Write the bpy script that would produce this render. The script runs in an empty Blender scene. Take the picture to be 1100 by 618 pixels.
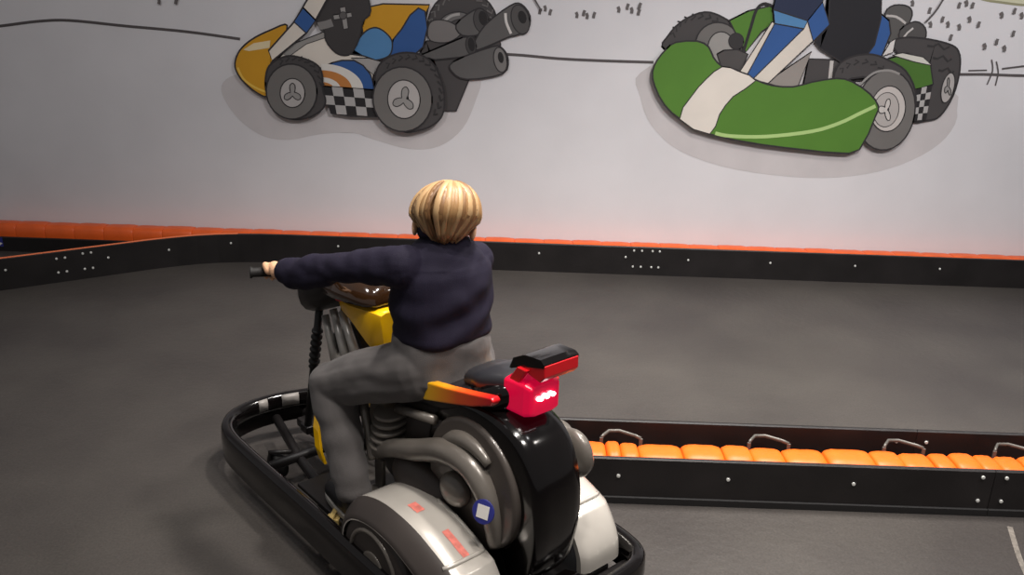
import bpy, bmesh, math, random
from mathutils import Vector, Matrix, Quaternion, noise
random.seed(7)
SC = bpy.context.scene
COL = SC.collection
PI = math.pi
V = Vector

# ------------------------------------------------------------------ materials
def srgb(r, g, b):
    def f(c):
        c /= 255.0
        return c/12.92 if c <= 0.04045 else ((c+0.055)/1.055)**2.4
    return (f(r), f(g), f(b), 1.0)

def mat(name, col, rough=0.5, metal=0.0, coat=0.0, spec=0.5, var=0.0, vscale=20.0, bump=0.0, bscale=200.0,
        emit=None, estr=0.0, sheen=0.0, trans=0.0, bdist=0.01, detail=4.0):
    m = bpy.data.materials.new(name); m.use_nodes = True
    nt = m.node_tree; b = nt.nodes['Principled BSDF']
    b.inputs['Base Color'].default_value = col
    b.inputs['Roughness'].default_value = rough
    b.inputs['Metallic'].default_value = metal
    b.inputs['Coat Weight'].default_value = coat
    b.inputs['Coat Roughness'].default_value = 0.06
    b.inputs['Specular IOR Level'].default_value = spec
    b.inputs['Sheen Weight'].default_value = sheen
    b.inputs['Transmission Weight'].default_value = trans
    if emit is not None:
        b.inputs['Emission Color'].default_value = emit
        b.inputs['Emission Strength'].default_value = estr
    tc = nt.nodes.new('ShaderNodeTexCoord')
    if var > 0:
        n = nt.nodes.new('ShaderNodeTexNoise'); n.inputs['Scale'].default_value = vscale; n.inputs['Detail'].default_value = detail
        nt.links.new(tc.outputs['Object'], n.inputs['Vector'])
        r = nt.nodes.new('ShaderNodeValToRGB')
        r.color_ramp.elements[0].position = 0.3; r.color_ramp.elements[1].position = 0.7
        lo = [max(0, c*(1-var)) for c in col[:3]]+[1]; hi = [min(1, c*(1+var)) for c in col[:3]]+[1]
        r.color_ramp.elements[0].color = lo; r.color_ramp.elements[1].color = hi
        nt.links.new(n.outputs['Fac'], r.inputs['Fac']); nt.links.new(r.outputs['Color'], b.inputs['Base Color'])
    if bump > 0:
        n2 = nt.nodes.new('ShaderNodeTexNoise'); n2.inputs['Scale'].default_value = bscale; n2.inputs['Detail'].default_value = 3
        nt.links.new(tc.outputs['Object'], n2.inputs['Vector'])
        bp = nt.nodes.new('ShaderNodeBump'); bp.inputs['Strength'].default_value = bump; bp.inputs['Distance'].default_value = bdist
        nt.links.new(n2.outputs['Fac'], bp.inputs['Height']); nt.links.new(bp.outputs['Normal'], b.inputs['Normal'])
    return m

# ------------------------------------------------------------------ objects
def link(name, me, parent=None, mats=(), smooth=True):
    o = bpy.data.objects.new(name, me); COL.objects.link(o)
    for m in mats: me.materials.append(m)
    if smooth:
        for p in me.polygons: p.use_smooth = True
    if parent is not None: o.parent = parent
    return o

def tag(o, label=None, cat=None, group=None, kind=None):
    if label: o['label'] = label
    if cat: o['category'] = cat
    if group: o['group'] = group
    if kind: o['kind'] = kind
    return o

def empty(name, loc, rz=0.0):
    o = bpy.data.objects.new(name, None); COL.objects.link(o)
    o.location = loc; o.rotation_euler = (0, 0, rz); o.empty_display_size = 0.1
    return o

class MB:
    """collects shapes, each with a material slot, and links them as one mesh"""
    def __init__(self): self.v = []; self.f = []; self.m = []; self.slot = 0
    def add(self, vs, fs):
        n = len(self.v); self.v += [tuple(p) for p in vs]
        for f in fs: self.f.append(tuple(i+n for i in f)); self.m.append(self.slot)
        return self
    def loft(self, rings, cap=True, closed=False):
        k = len(rings[0]); vs = [p for r in rings for p in r]; fs = []
        R = len(rings)
        for i in range(R if closed else R-1):
            a = i*k; b = ((i+1) % R)*k
            for j in range(k):
                j2 = (j+1) % k
                fs.append((a+j, a+j2, b+j2, b+j))
        if cap and not closed:
            fs.append(tuple(reversed(range(k)))); fs.append(tuple((R-1)*k+j for j in range(k)))
        return self.add(vs, fs)
    def tube(self, pts, r, n=10, cap=True, flat=1.0, up=None, closed=False):
        pts = [V(p) for p in pts]; R = r if isinstance(r, (list, tuple)) else [r]*len(pts)
        rings = []; N = len(pts); ref = V(up) if up else None
        for i, p in enumerate(pts):
            if closed: t = pts[(i+1) % N]-pts[i-1]
            else: t = pts[min(i+1, N-1)]-pts[max(i-1, 0)]
            t.normalize()
            if ref is None:
                ref = V((0, 0, 1)) if abs(t.z) < 0.9 else V((1, 0, 0))
            a = t.cross(ref)
            if a.length < 1e-4: a = t.orthogonal()
            a.normalize(); b = a.cross(t).normalized()
            if not up: ref = b
            rings.append([p+a*math.cos(2*PI*j/n)*R[i]+b*math.sin(2*PI*j/n)*R[i]*flat for j in range(n)])
        return self.loft(rings, cap, closed)
    def box(self, c, s, rot=None, bev=0.0):
        bm = bmesh.new(); bmesh.ops.create_cube(bm, size=1.0)
        for v in bm.verts: v.co = V((v.co.x*s[0], v.co.y*s[1], v.co.z*s[2]))
        if bev > 0: bmesh.ops.bevel(bm, geom=bm.edges[:], offset=bev, segments=3, affect='EDGES', profile=0.5)
        M = Matrix.Translation(V(c)) @ (rot.to_4x4() if rot else Matrix.Identity(4))
        vs = [M @ v.co for v in bm.verts]; bm.verts.index_update()
        fs = [tuple(v.index for v in f.verts) for f in bm.faces]; bm.free()
        return self.add(vs, fs)
    def ell(self, c, r, rot=None, nu=20, nv=12):
        vs = []; fs = []
        for i in range(1, nv):
            ph = PI*i/nv
            for j in range(nu):
                th = 2*PI*j/nu
                vs.append(V((math.sin(ph)*math.cos(th)*r[0], math.sin(ph)*math.sin(th)*r[1], math.cos(ph)*r[2])))
        vs.append(V((0, 0, r[2]))); vs.append(V((0, 0, -r[2])))
        for i in range(nv-2):
            for j in range(nu):
                j2 = (j+1) % nu; fs.append((i*nu+j, (i+1)*nu+j, (i+1)*nu+j2, i*nu+j2))
        t = len(vs)-2
        for j in range(nu):
            j2 = (j+1) % nu; fs.append((t, j, j2)); fs.append((t+1, (nv-2)*nu+j2, (nv-2)*nu+j))
        R = rot if rot else Matrix.Identity(3)
        return self.add([R @ v+V(c) for v in vs], fs)
    def cap(self, p0, p1, r0, r1, n=14):
        """tapered capsule"""
        p0 = V(p0); p1 = V(p1); d = (p1-p0); L = d.length; d.normalize()
        pts = []; rr = []
        for k in range(5):
            a = PI/2*(1-k/4.0); pts.append(p0-d*r0*math.sin(a)); rr.append(max(r0*math.cos(a), 1e-4))
        for k in range(5):
            a = PI/2*(k/4.0); pts.append(p1+d*r1*math.sin(a)); rr.append(max(r1*math.cos(a), 1e-4))
        return self.tube(pts, rr, n)
    def chain(self, pts, rr, n=12):
        for i in range(len(pts)-1): self.cap(pts[i], pts[i+1], rr[i], rr[i+1], n)
        return self
    def cyl(self, c, axis, r, h, n=28, bev=0.0):
        """solid disc centred at c along axis with rounded rims"""
        c = V(c); a = V(axis).normalized(); b = min(bev, h/2*0.99, r*0.9)
        prof = [(-h/2, r-b)]
        if b > 0:
            prof = [(-h/2+b-b*math.cos(t*PI/8), r-b+b*math.sin(t*PI/8)) for t in range(5)] + \
                   [(h/2-b+b*math.sin(t*PI/8), r-b+b*math.cos(t*PI/8)) for t in range(5)]
        else: prof = [(-h/2, r), (h/2, r)]
        return self.tube([c+a*p[0] for p in prof], [p[1] for p in prof], n) if b == 0 else self._prof(c, a, prof, n)
    def _prof(self, c, a, prof, n):
        u = a.orthogonal().normalized(); w = a.cross(u)
        return self.loft([[c+a*z+(u*math.cos(2*PI*j/n)+w*math.sin(2*PI*j/n))*r for j in range(n)] for z, r in prof])
    def prism(self, poly, z0, z1, frame):
        """poly of (u,v) extruded along w from z0 to z1; frame = (origin,u,v,w)"""
        o, u, v, w = [V(q) for q in frame]
        r0 = [o+u*p[0]+v*p[1]+w*z0 for p in poly]; r1 = [o+u*p[0]+v*p[1]+w*z1 for p in poly]
        return self.loft([r0, r1])
    def mesh(self, name, recalc=True):
        me = bpy.data.meshes.new(name); me.from_pydata(self.v, [], self.f)
        for p, s in zip(me.polygons, self.m): p.material_index = s
        if recalc:
            bm = bmesh.new(); bm.from_mesh(me); bmesh.ops.recalc_face_normals(bm, faces=bm.faces[:]); bm.to_mesh(me); bm.free()
        return me
    def build(self, name, mats, parent=None, smooth=True, auto=None, bevel=0.0):
        if not isinstance(mats, (list, tuple)): mats = [mats]
        o = link(name, self.mesh(name), parent, mats, smooth)
        if bevel > 0:
            m = o.modifiers.new('bevel', 'BEVEL'); m.width = bevel; m.segments = 3; m.limit_method = 'ANGLE'; m.angle_limit = math.radians(40)
            m.harden_normals = False
        if auto is not None: sharp(o, auto)
        return o
    def blob(self, name, mats, voxel, smooth_it, parent=None, disp=None):
        """fuse everything collected into one continuous organic surface"""
        if not isinstance(mats, (list, tuple)): mats = [mats]
        o = link('tmp', self.mesh('tmp'), None, mats, True)
        m = o.modifiers.new('r', 'REMESH'); m.mode = 'VOXEL'; m.voxel_size = voxel; m.use_smooth_shade = True
        if smooth_it:
            s = o.modifiers.new('s', 'SMOOTH'); s.factor = 0.5; s.iterations = smooth_it
        dg = bpy.context.evaluated_depsgraph_get()
        me = bpy.data.meshes.new_from_object(o.evaluated_get(dg))
        old = o.data; bpy.data.objects.remove(o); bpy.data.meshes.remove(old)
        me.name = name
        if disp:
            nn = [v.normal.copy() for v in me.vertices]
            for v, n in zip(me.vertices, nn): v.co += n*disp(v.co, n)
        o = bpy.data.objects.new(name, me); COL.objects.link(o)
        for p in me.polygons: p.use_smooth = True
        if len(me.materials) == 0:
            for q in mats: me.materials.append(q)
        if parent is not None: o.parent = parent
        return o

def sharp(o, deg):
    bm = bmesh.new(); bm.from_mesh(o.data); lim = math.radians(deg)
    for e in bm.edges:
        if len(e.link_faces) == 2 and e.calc_face_angle(0) > lim: e.smooth = False
    bm.to_mesh(o.data); bm.free()

def catmull(pts, n=6, closed=True):
    P = [V(p) for p in pts]; N = len(P); out = []
    rng = N if closed else N-1
    for i in range(rng):
        if closed: a, b, c, d = P[i-1], P[i], P[(i+1) % N], P[(i+2) % N]
        else: a, b, c, d = P[max(i-1, 0)], P[i], P[i+1], P[min(i+2, N-1)]
        for k in range(n):
            t = k/n
            out.append(0.5*((2*b)+(c-a)*t+(2*a-5*b+4*c-d)*t*t+(3*b-a-3*c+d)*t**3))
    if not closed: out.append(P[-1])
    return out

def ordinal(i):
    w = ['first', 'second', 'third', 'fourth', 'fifth', 'sixth', 'seventh', 'eighth', 'ninth', 'tenth', 'eleventh', 'twelfth', 'thirteenth',
         'fourteenth', 'fifteenth', 'sixteenth', 'seventeenth', 'eighteenth', 'nineteenth', 'twentieth']
    if i <= 20: return w[i-1]
    t = {2: 'twenty', 3: 'thirty', 4: 'forty'}[i//10]
    return t.replace('y', 'ieth') if i % 10 == 0 else t+'-'+w[i % 10-1]

# ------------------------------------------------------------------ material set
M_WALL = mat('wall_paint', srgb(222, 219, 221), 0.75, var=0.03, vscale=3, bump=0.03, bscale=60)
M_BLACKRAIL = mat('black_board', srgb(30, 27, 27), 0.42, var=0.25, vscale=6, bump=0.05, bscale=90, spec=0.4)
M_RUBBER = mat('black_rubber', srgb(22, 20, 20), 0.65)
M_GLOSS = mat('gloss_black', srgb(12, 9, 9), 0.15, coat=0.35, spec=0.35)
M_SATIN = mat('satin_black', srgb(26, 23, 23), 0.4)
M_STEEL = mat('steel', srgb(104, 101, 96), 0.45, metal=0.4)
M_BOLT = mat('bolt_zinc', srgb(225, 225, 220), 0.35, metal=0.3)
M_ORANGE = mat('orange_plastic', srgb(240, 104, 14), 0.5, var=0.10, vscale=14, spec=0.5)
M_REDORANGE = mat('red_orange_plastic', srgb(238, 98, 32), 0.45, var=0.1, vscale=9)
M_EDGE = mat('orange_edge', srgb(236, 120, 70), 0.5)
M_SILVER = mat('silver_plastic', srgb(202, 196, 187), 0.25, metal=0.25, coat=0.6, var=0.06, vscale=8)
M_GREYPL = mat('grey_plastic', srgb(112, 106, 99), 0.3, metal=0.2, coat=0.3, var=0.15, vscale=9)
M_DARKGREY = mat('dark_grey', srgb(62, 56, 53), 0.4, metal=0.1)
M_DISC = mat('cover_grey', srgb(84, 77, 72), 0.36, metal=0.15, coat=0.2)
M_YELLOW = mat('yellow_plastic', srgb(240, 184, 14), 0.25, coat=0.5)
M_OCHRE = mat('brass_strip', srgb(190, 165, 105), 0.4, metal=0.3)
M_CHROME = mat('bright_metal', srgb(168, 164, 158), 0.3, metal=0.3)
M_RED = mat('red_plastic', srgb(216, 24, 34), 0.3, coat=0.3)
M_TAIL = mat('tail_lens', srgb(225, 8, 50), 0.25, emit=(1.0, 0.006, 0.09, 1), estr=0.30)
M_LED = mat('tail_led', srgb(255, 235, 240), 0.3, emit=(1.0, 0.85, 0.9, 1), estr=6.0)
M_SKIN = mat('skin', srgb(228, 178, 140), 0.5, var=0.05, vscale=30)
M_HAIRS = [mat('hair_a', srgb(166, 127, 84), 0.42, spec=0.5), mat('hair_b', srgb(138, 102, 66), 0.45, spec=0.5), mat('hair_c', srgb(192, 156, 112), 0.4, spec=0.5), mat('hair_d', srgb(114, 82, 52), 0.5, spec=0.4)]
M_JACKET = mat('navy_cloth', srgb(29, 25, 42), 0.8, var=0.12, vscale=14, bump=0.25, bscale=500, spec=0.25)
M_TROUSER = mat('grey_cloth', srgb(82, 78, 77), 0.8, var=0.12, vscale=12, bump=0.25, bscale=500, sheen=0.1)
M_SHOE = mat('shoe_black', srgb(26, 24, 26), 0.5)
M_SOLE = mat('shoe_sole', srgb(150, 146, 140), 0.6)
M_SMOKE = mat('smoked_brown', srgb(46, 28, 14), 0.12, coat=0.8)
M_WHITE = mat('white_print', srgb(232, 228, 222), 0.4)
M_BLUE = mat('blue_print', srgb(48, 52, 130), 0.4)
M_PINK = mat('red_print', srgb(224, 128, 116), 0.4, var=.2, vscale=60)
M_SEAT = mat('seat_vinyl', srgb(24, 21, 24), 0.45, bump=0.15, bscale=300)
M_HUMP = mat('seat_hump', srgb(42, 42, 46), 0.35, coat=0.2)
M_EYE = mat('eye_white', srgb(235, 232, 228), 0.2)
M_PATCH = mat('pale_patch', srgb(150, 145, 140), 0.4)

# gradient panel: yellow at its front end through orange to red at its rear
def grad_mat():
    m = bpy.data.materials.new('flame_panel'); m.use_nodes = True; nt = m.node_tree; b = nt.nodes['Principled BSDF']
    b.inputs['Roughness'].default_value = 0.28; b.inputs['Coat Weight'].default_value = 0.4
    tc = nt.nodes.new('ShaderNodeTexCoord'); sp = nt.nodes.new('ShaderNodeSeparateXYZ'); r = nt.nodes.new('ShaderNodeValToRGB')
    nt.links.new(tc.outputs['Generated'], sp.inputs[0]); nt.links.new(sp.outputs['X'], r.inputs['Fac']); nt.links.new(r.outputs['Color'], b.inputs['Base Color'])
    e = r.color_ramp.elements
    e[0].position = 0.05; e[0].color = srgb(205, 22, 30); e[1].position = 0.95; e[1].color = srgb(248, 200, 20)
    n = e.new(0.45); n.color = srgb(236, 92, 30); n = e.new(0.72); n.color = srgb(246, 160, 20)
    return m
M_FLAME = grad_mat()

def floor_mat():
    m = bpy.data.materials.new('dark_carpet'); m.use_nodes = True; nt = m.node_tree; b = nt.nodes['Principled BSDF']
    b.inputs['Roughness'].default_value = 0.48; b.inputs['Specular IOR Level'].default_value = 0.45
    tc = nt.nodes.new('ShaderNodeTexCoord')
    def nz(s, d):
        n = nt.nodes.new('ShaderNodeTexNoise'); n.inputs['Scale'].default_value = s; n.inputs['Detail'].default_value = d
        nt.links.new(tc.outputs['Object'], n.inputs['Vector']); return n
    big = nz(1.6, 5); fine = nz(140, 3); mid = nz(28, 4)
    r = nt.nodes.new('ShaderNodeValToRGB'); r.color_ramp.elements[0].position = 0.35; r.color_ramp.elements[1].position = 0.72
    r.color_ramp.elements[0].color = srgb(61, 57, 55); r.color_ramp.elements[1].color = srgb(77, 73, 69)
    nt.links.new(big.outputs['Fac'], r.inputs['Fac'])
    r2 = nt.nodes.new('ShaderNodeValToRGB'); r2.color_ramp.elements[0].position = 0.3; r2.color_ramp.elements[1].position = 0.75
    r2.color_ramp.elements[0].color = (0.72, 0.72, 0.72, 1); r2.color_ramp.elements[1].color = (1.22, 1.2, 1.18, 1)
    nt.links.new(fine.outputs['Fac'], r2.inputs['Fac'])
    mx = nt.nodes.new('ShaderNodeMix'); mx.data_type = 'RGBA'; mx.blend_type = 'MULTIPLY'; mx.inputs[0].default_value = 0.8
    nt.links.new(r.outputs['Color'], mx.inputs[6]); nt.links.new(r2.outputs['Color'], mx.inputs[7])
    nt.links.new(mx.outputs[2], b.inputs['Base Color'])
    bp = nt.nodes.new('ShaderNodeBump'); bp.inputs['Strength'].default_value = 0.35; bp.inputs['Distance'].default_value = 0.006
    nt.links.new(mid.outputs['Fac'], bp.inputs['Height']); nt.links.new(bp.outputs['Normal'], b.inputs['Normal'])
    return m
M_FLOOR = floor_mat()
# ------------------------------------------------------------------ the room
def quad_slab(name, c, s, m, kind='structure'):
    o = MB().box(c, s).build(name, m, None, smooth=False); o['kind'] = kind; return o
quad_slab('floor', (0, 1.2, -0.05), (14, 7.7, 0.1), M_FLOOR)
WALL_Y = 4.97
quad_slab('wall_back', (0, WALL_Y+0.06, 1.7), (14, 0.12, 3.4), M_WALL)
# a pale worn seam across the carpet, lower right of the near barrier
mb = MB(); pts = catmull([(1.60, 2.40, 0.0), (1.54, 2.22, 0.0), (1.50, 2.04, 0.0), (1.48, 1.85, 0.0)], 6, False)
for a, b in zip(pts[:-1], pts[1:]):
    d = (b-a).normalized(); n = V((-d.y, d.x, 0))*0.008
    mb.add([a-n+V((0, 0, .001)), a+n+V((0, 0, .001)), b+n+V((0, 0, .001)), b-n+V((0, 0, .001))], [(0, 1, 2, 3)])
o = mb.build('trim_1', mat('seam_grey', srgb(112, 106, 99), 0.7, var=0.3, vscale=60), None); o['kind'] = 'structure'

# ------------------------------------------------------------------ barrier boards
def board(name, path, z0, z1, th, label, group=None, bolts=(), skirt=True, edge=None, side=1, edge_points=None):
    """a long black board following path (its track face); side=+1 puts the thickness on the left of the path"""
    P = [V((p[0], p[1], 0)) for p in path]; N = len(P); root = empty(name, P[0])
    O = P[0]
    def nrm(i):
        t = (P[min(i+1, N-1)]-P[max(i-1, 0)]).normalized(); return V((-t.y, t.x, 0))*side
    def strip(a, b, za, zb, r=0.004, upto=None):
        m = MB(); rings = []
        for i in range(upto or N):
            n = nrm(i); q = P[i]-O
            prof = [(a, za), (a, zb-r), (a+r, zb), (b-r, zb), (b, zb-r), (b, za)]
            rings.append([q+n*x+V((0, 0, z)) for x, z in prof])
        return m.loft(rings)
    strip(0, th, z0, z1).build('board', M_BLACKRAIL, root, smooth=False)
    if skirt: strip(-0.006, th, 0.0, 0.026, 0.003).build('rubber_skirt', M_RUBBER, root, smooth=False)
    if edge: strip(0.002, edge[0], z1, z1+edge[1], 0.003, edge_points).build('top_edging', M_EDGE, root, smooth=False)
    # arclength lookup
    L = [0.0]
    for i in range(N-1): L.append(L[-1]+(P[i+1]-P[i]).length)
    for s, z in bolts:
        i = max(k for k in range(N-1) if L[k] <= s)
        q = P[i]+(P[i+1]-P[i])*((s-L[i])/(L[i+1]-L[i]))-O; n = nrm(i)
        MB().cyl(q-n*0.002+V((0, 0, z)), n, 0.0062, 0.006, 12, 0.002).build('bolt', M_BOLT, root)
    tag(root, label, 'barrier board', group)
    return root
RZ = 0.166
# track-side boards along the mural wall: one curving in from the left, one long straight one
def arc(cx, cy, r, a0, a1, n): return [(cx+r*math.cos(math.radians(a0+(a1-a0)*k/n)), cy+r*math.sin(math.radians(a0+(a1-a0)*k/n))) for k in range(n+1)]
EB = (0.016, 0.004)
left_end = [(-3.05, 3.86), (-2.287, 4.375)]
board('barrier_board', left_end, 0.0, RZ, 0.016, 'black barrier board at far left, angled, with thin orange top edging',
      bolts=[(0.60, .105), (0.835, .13), (0.875, .13), (0.835, .055), (0.875, .055)], edge=EB, skirt=False)
curve = [(-2.287, 4.375), (-2.2, 4.434), (-1.98, 4.585), (-1.86, 4.655), (-1.76, 4.703), (-1.66, 4.737), (-1.55, 4.76), (-1.43, 4.774), (-1.3, 4.779), (0.756, 4.78)]
cl = sum((V(curve[i+1])-V(curve[i])).length for i in range(len(curve)-1))
board('barrier_board', curve, 0.0, RZ, 0.016, 'long black barrier board along mural wall, curving at its left end',
      bolts=[(0.04, .14), (0.08, .14), (0.04, .055), (0.08, .055), (0.16, .1), (0.47, .1), (0.8, .115), (1.4, .11), (cl-0.61, .11), (cl-0.12, .105),
             (cl-.075, .145), (cl-.03, .145), (cl-.075, .05), (cl-.03, .05)], skirt=False, edge=EB, edge_points=7)
board('barrier_board', [(0.756, 4.78), (3.35, 4.78)], 0.0, RZ, 0.016, 'straight black barrier board along mural wall below the green painted kart',
      bolts=[(.03, .145), (.07, .145), (.03, .05), (.07, .05), (.235, .1), (.7, .1), (1.18, .1), (1.66, .1), (2.2, .1)], skirt=False)
# low dark board below the left padding
board('barrier_board', [(-3.5, 4.812), (-1.86, 4.812)], 0.0, 0.085, 0.014, 'low black board under orange padding in the left corner', skirt=False)
tag(MB().box((0, 0, 0), (0.10, 0.002, 0.055), None, 0.0008).build('sticker', M_BLUE, None, smooth=False), 'blue and white sticker on low black board at far left edge', 'sticker')
st = bpy.data.objects['sticker']; st.location = (-2.965, 4.8108, 0.055)
MB().prism([(-.05, -.02), (.03, -.02), (.048, -.008), (.02, .004), (-.05, .002)], 0, .0012, ((0, -.0022, 0), (1, 0, 0), (0, 0, 1), (0, 1, 0))).build('white_flash', M_WHITE, st, smooth=False)

# padding blocks between board and wall
def cushion_mesh(L, W, H, seed, sag=0.16):
    rnd = random.Random(seed); rings = []
    ks = [0, .03, .09, .2, .35, .5, .65, .8, .91, .97, 1]
    for t in ks:
        e = abs(2*t-1); s = 1-sag*max(0, (e-0.45)/0.55)**2.2-(0.3*sag if e > .99 else 0); jit = 1+0.012*rnd.uniform(-1, 1)
        ring = []
        for j in range(20):
            a = 2*PI*j/20; c, q = math.cos(a), math.sin(a)
            k = 1/((abs(c)**5+abs(q)**5)**(1/5))
            ring.append(V((-L/2+L*t, c*k*W/2*s, H/2+q*k*H/2*(s if q > 0 else 1)*jit)))
        rings.append(ring)
    return MB().loft(rings).mesh('padding_block')
for i in range(37):
    x = -3.02+0.168*i+0.084
    me = cushion_mesh(0.168, 0.112, 0.152+0.0015*math.sin(i*2.3), i, 0.045)
    o = link('padding_block', me, None, [M_REDORANGE]); o.location = (x, 4.895, 0.0)
    tag(o, '%s orange padding block along foot of the mural wall, counted from the left' % ordinal(i+1), 'padding block', 'orange padding blocks along the mural wall')

# near barrier: two boards with orange padding between them, starting behind the kart
def strip_bolts(xs, zs, x0): return [(x-x0, z) for x in xs for z in zs]
X0 = 0.10
board('barrier_board', [(X0, 2.46), (1.552, 2.46)], 0.0, 0.163, 0.016, 'front black board of the near barrier, between the kart and its joint',
      bolts=[(0.71-X0, .1), (1.11-X0, .1), (0.36-X0, .1)]+strip_bolts([1.515], [.055, .14], X0))
board('barrier_board', [(1.554, 2.46), (2.6, 2.46)], 0.0, 0.163, 0.016, 'front black board of the near barrier, right of its joint at the frame edge',
      bolts=strip_bolts([1.59], [.055, .14], 1.554))
board('barrier_board', [(X0, 2.695), (1.4, 2.695)], 0.0, 0.172, 0.016, 'rear black board of the near barrier, behind the bright orange padding', skirt=False, side=1, bolts=[(1.335-X0, .13)])
board('barrier_board', [(1.402, 2.695), (2.6, 2.695)], 0.0, 0.172, 0.016, 'rear black board of the near barrier, right of its joint', skirt=False, bolts=[(.035, .13)])
seams = [0.239, 0.325, 0.371, 0.431, 0.575, 0.706, 0.799, 0.905, 1.041, 1.193, 1.288, 1.388, 1.455, 1.536, 1.603, 1.684, 1.824, 1.964, 2.104, 2.244, 2.384, 2.524]
for i, (a, b) in enumerate(zip(seams[:-1], seams[1:])):
    me = cushion_mesh(b-a-0.001, 0.125, 0.152+0.004*math.sin(i*1.7), 50+i, 0.11)
    o = link('padding_block', me, None, [M_ORANGE]); o.location = ((a+b)/2, 2.541, 0.0)
    tag(o, '%s bright orange block from the kart between the near barrier boards' % ordinal(i+1), 'padding block', 'bright orange padding blocks of the near barrier')
for i, x in enumerate([0.378, 0.872, 1.323, 1.693]):
    root = empty('steel_bracket', (x, 2.64, 0.0))
    MB().tube([(-.062, -.022, .148), (-.054, -.010, .150), (-.034, .018, .151), (.002, .021, .151), (.052, -.008, .150), (.07, -.022, .148)], 0.005, 8, flat=1.4).build('loop', M_STEEL, root)
    MB().box((-.062, -.0225, .074), (.012, .006, .148), None, .001).build('foot', M_STEEL, root, smooth=False)
    MB().box((.07, -.0225, .074), (.012, .006, .148), None, .001).build('foot', M_STEEL, root, smooth=False)
    tag(root, '%s bent steel bracket from the kart, behind the bright orange padding' % ordinal(i+1), 'bracket', 'steel brackets of the near barrier')

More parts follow.
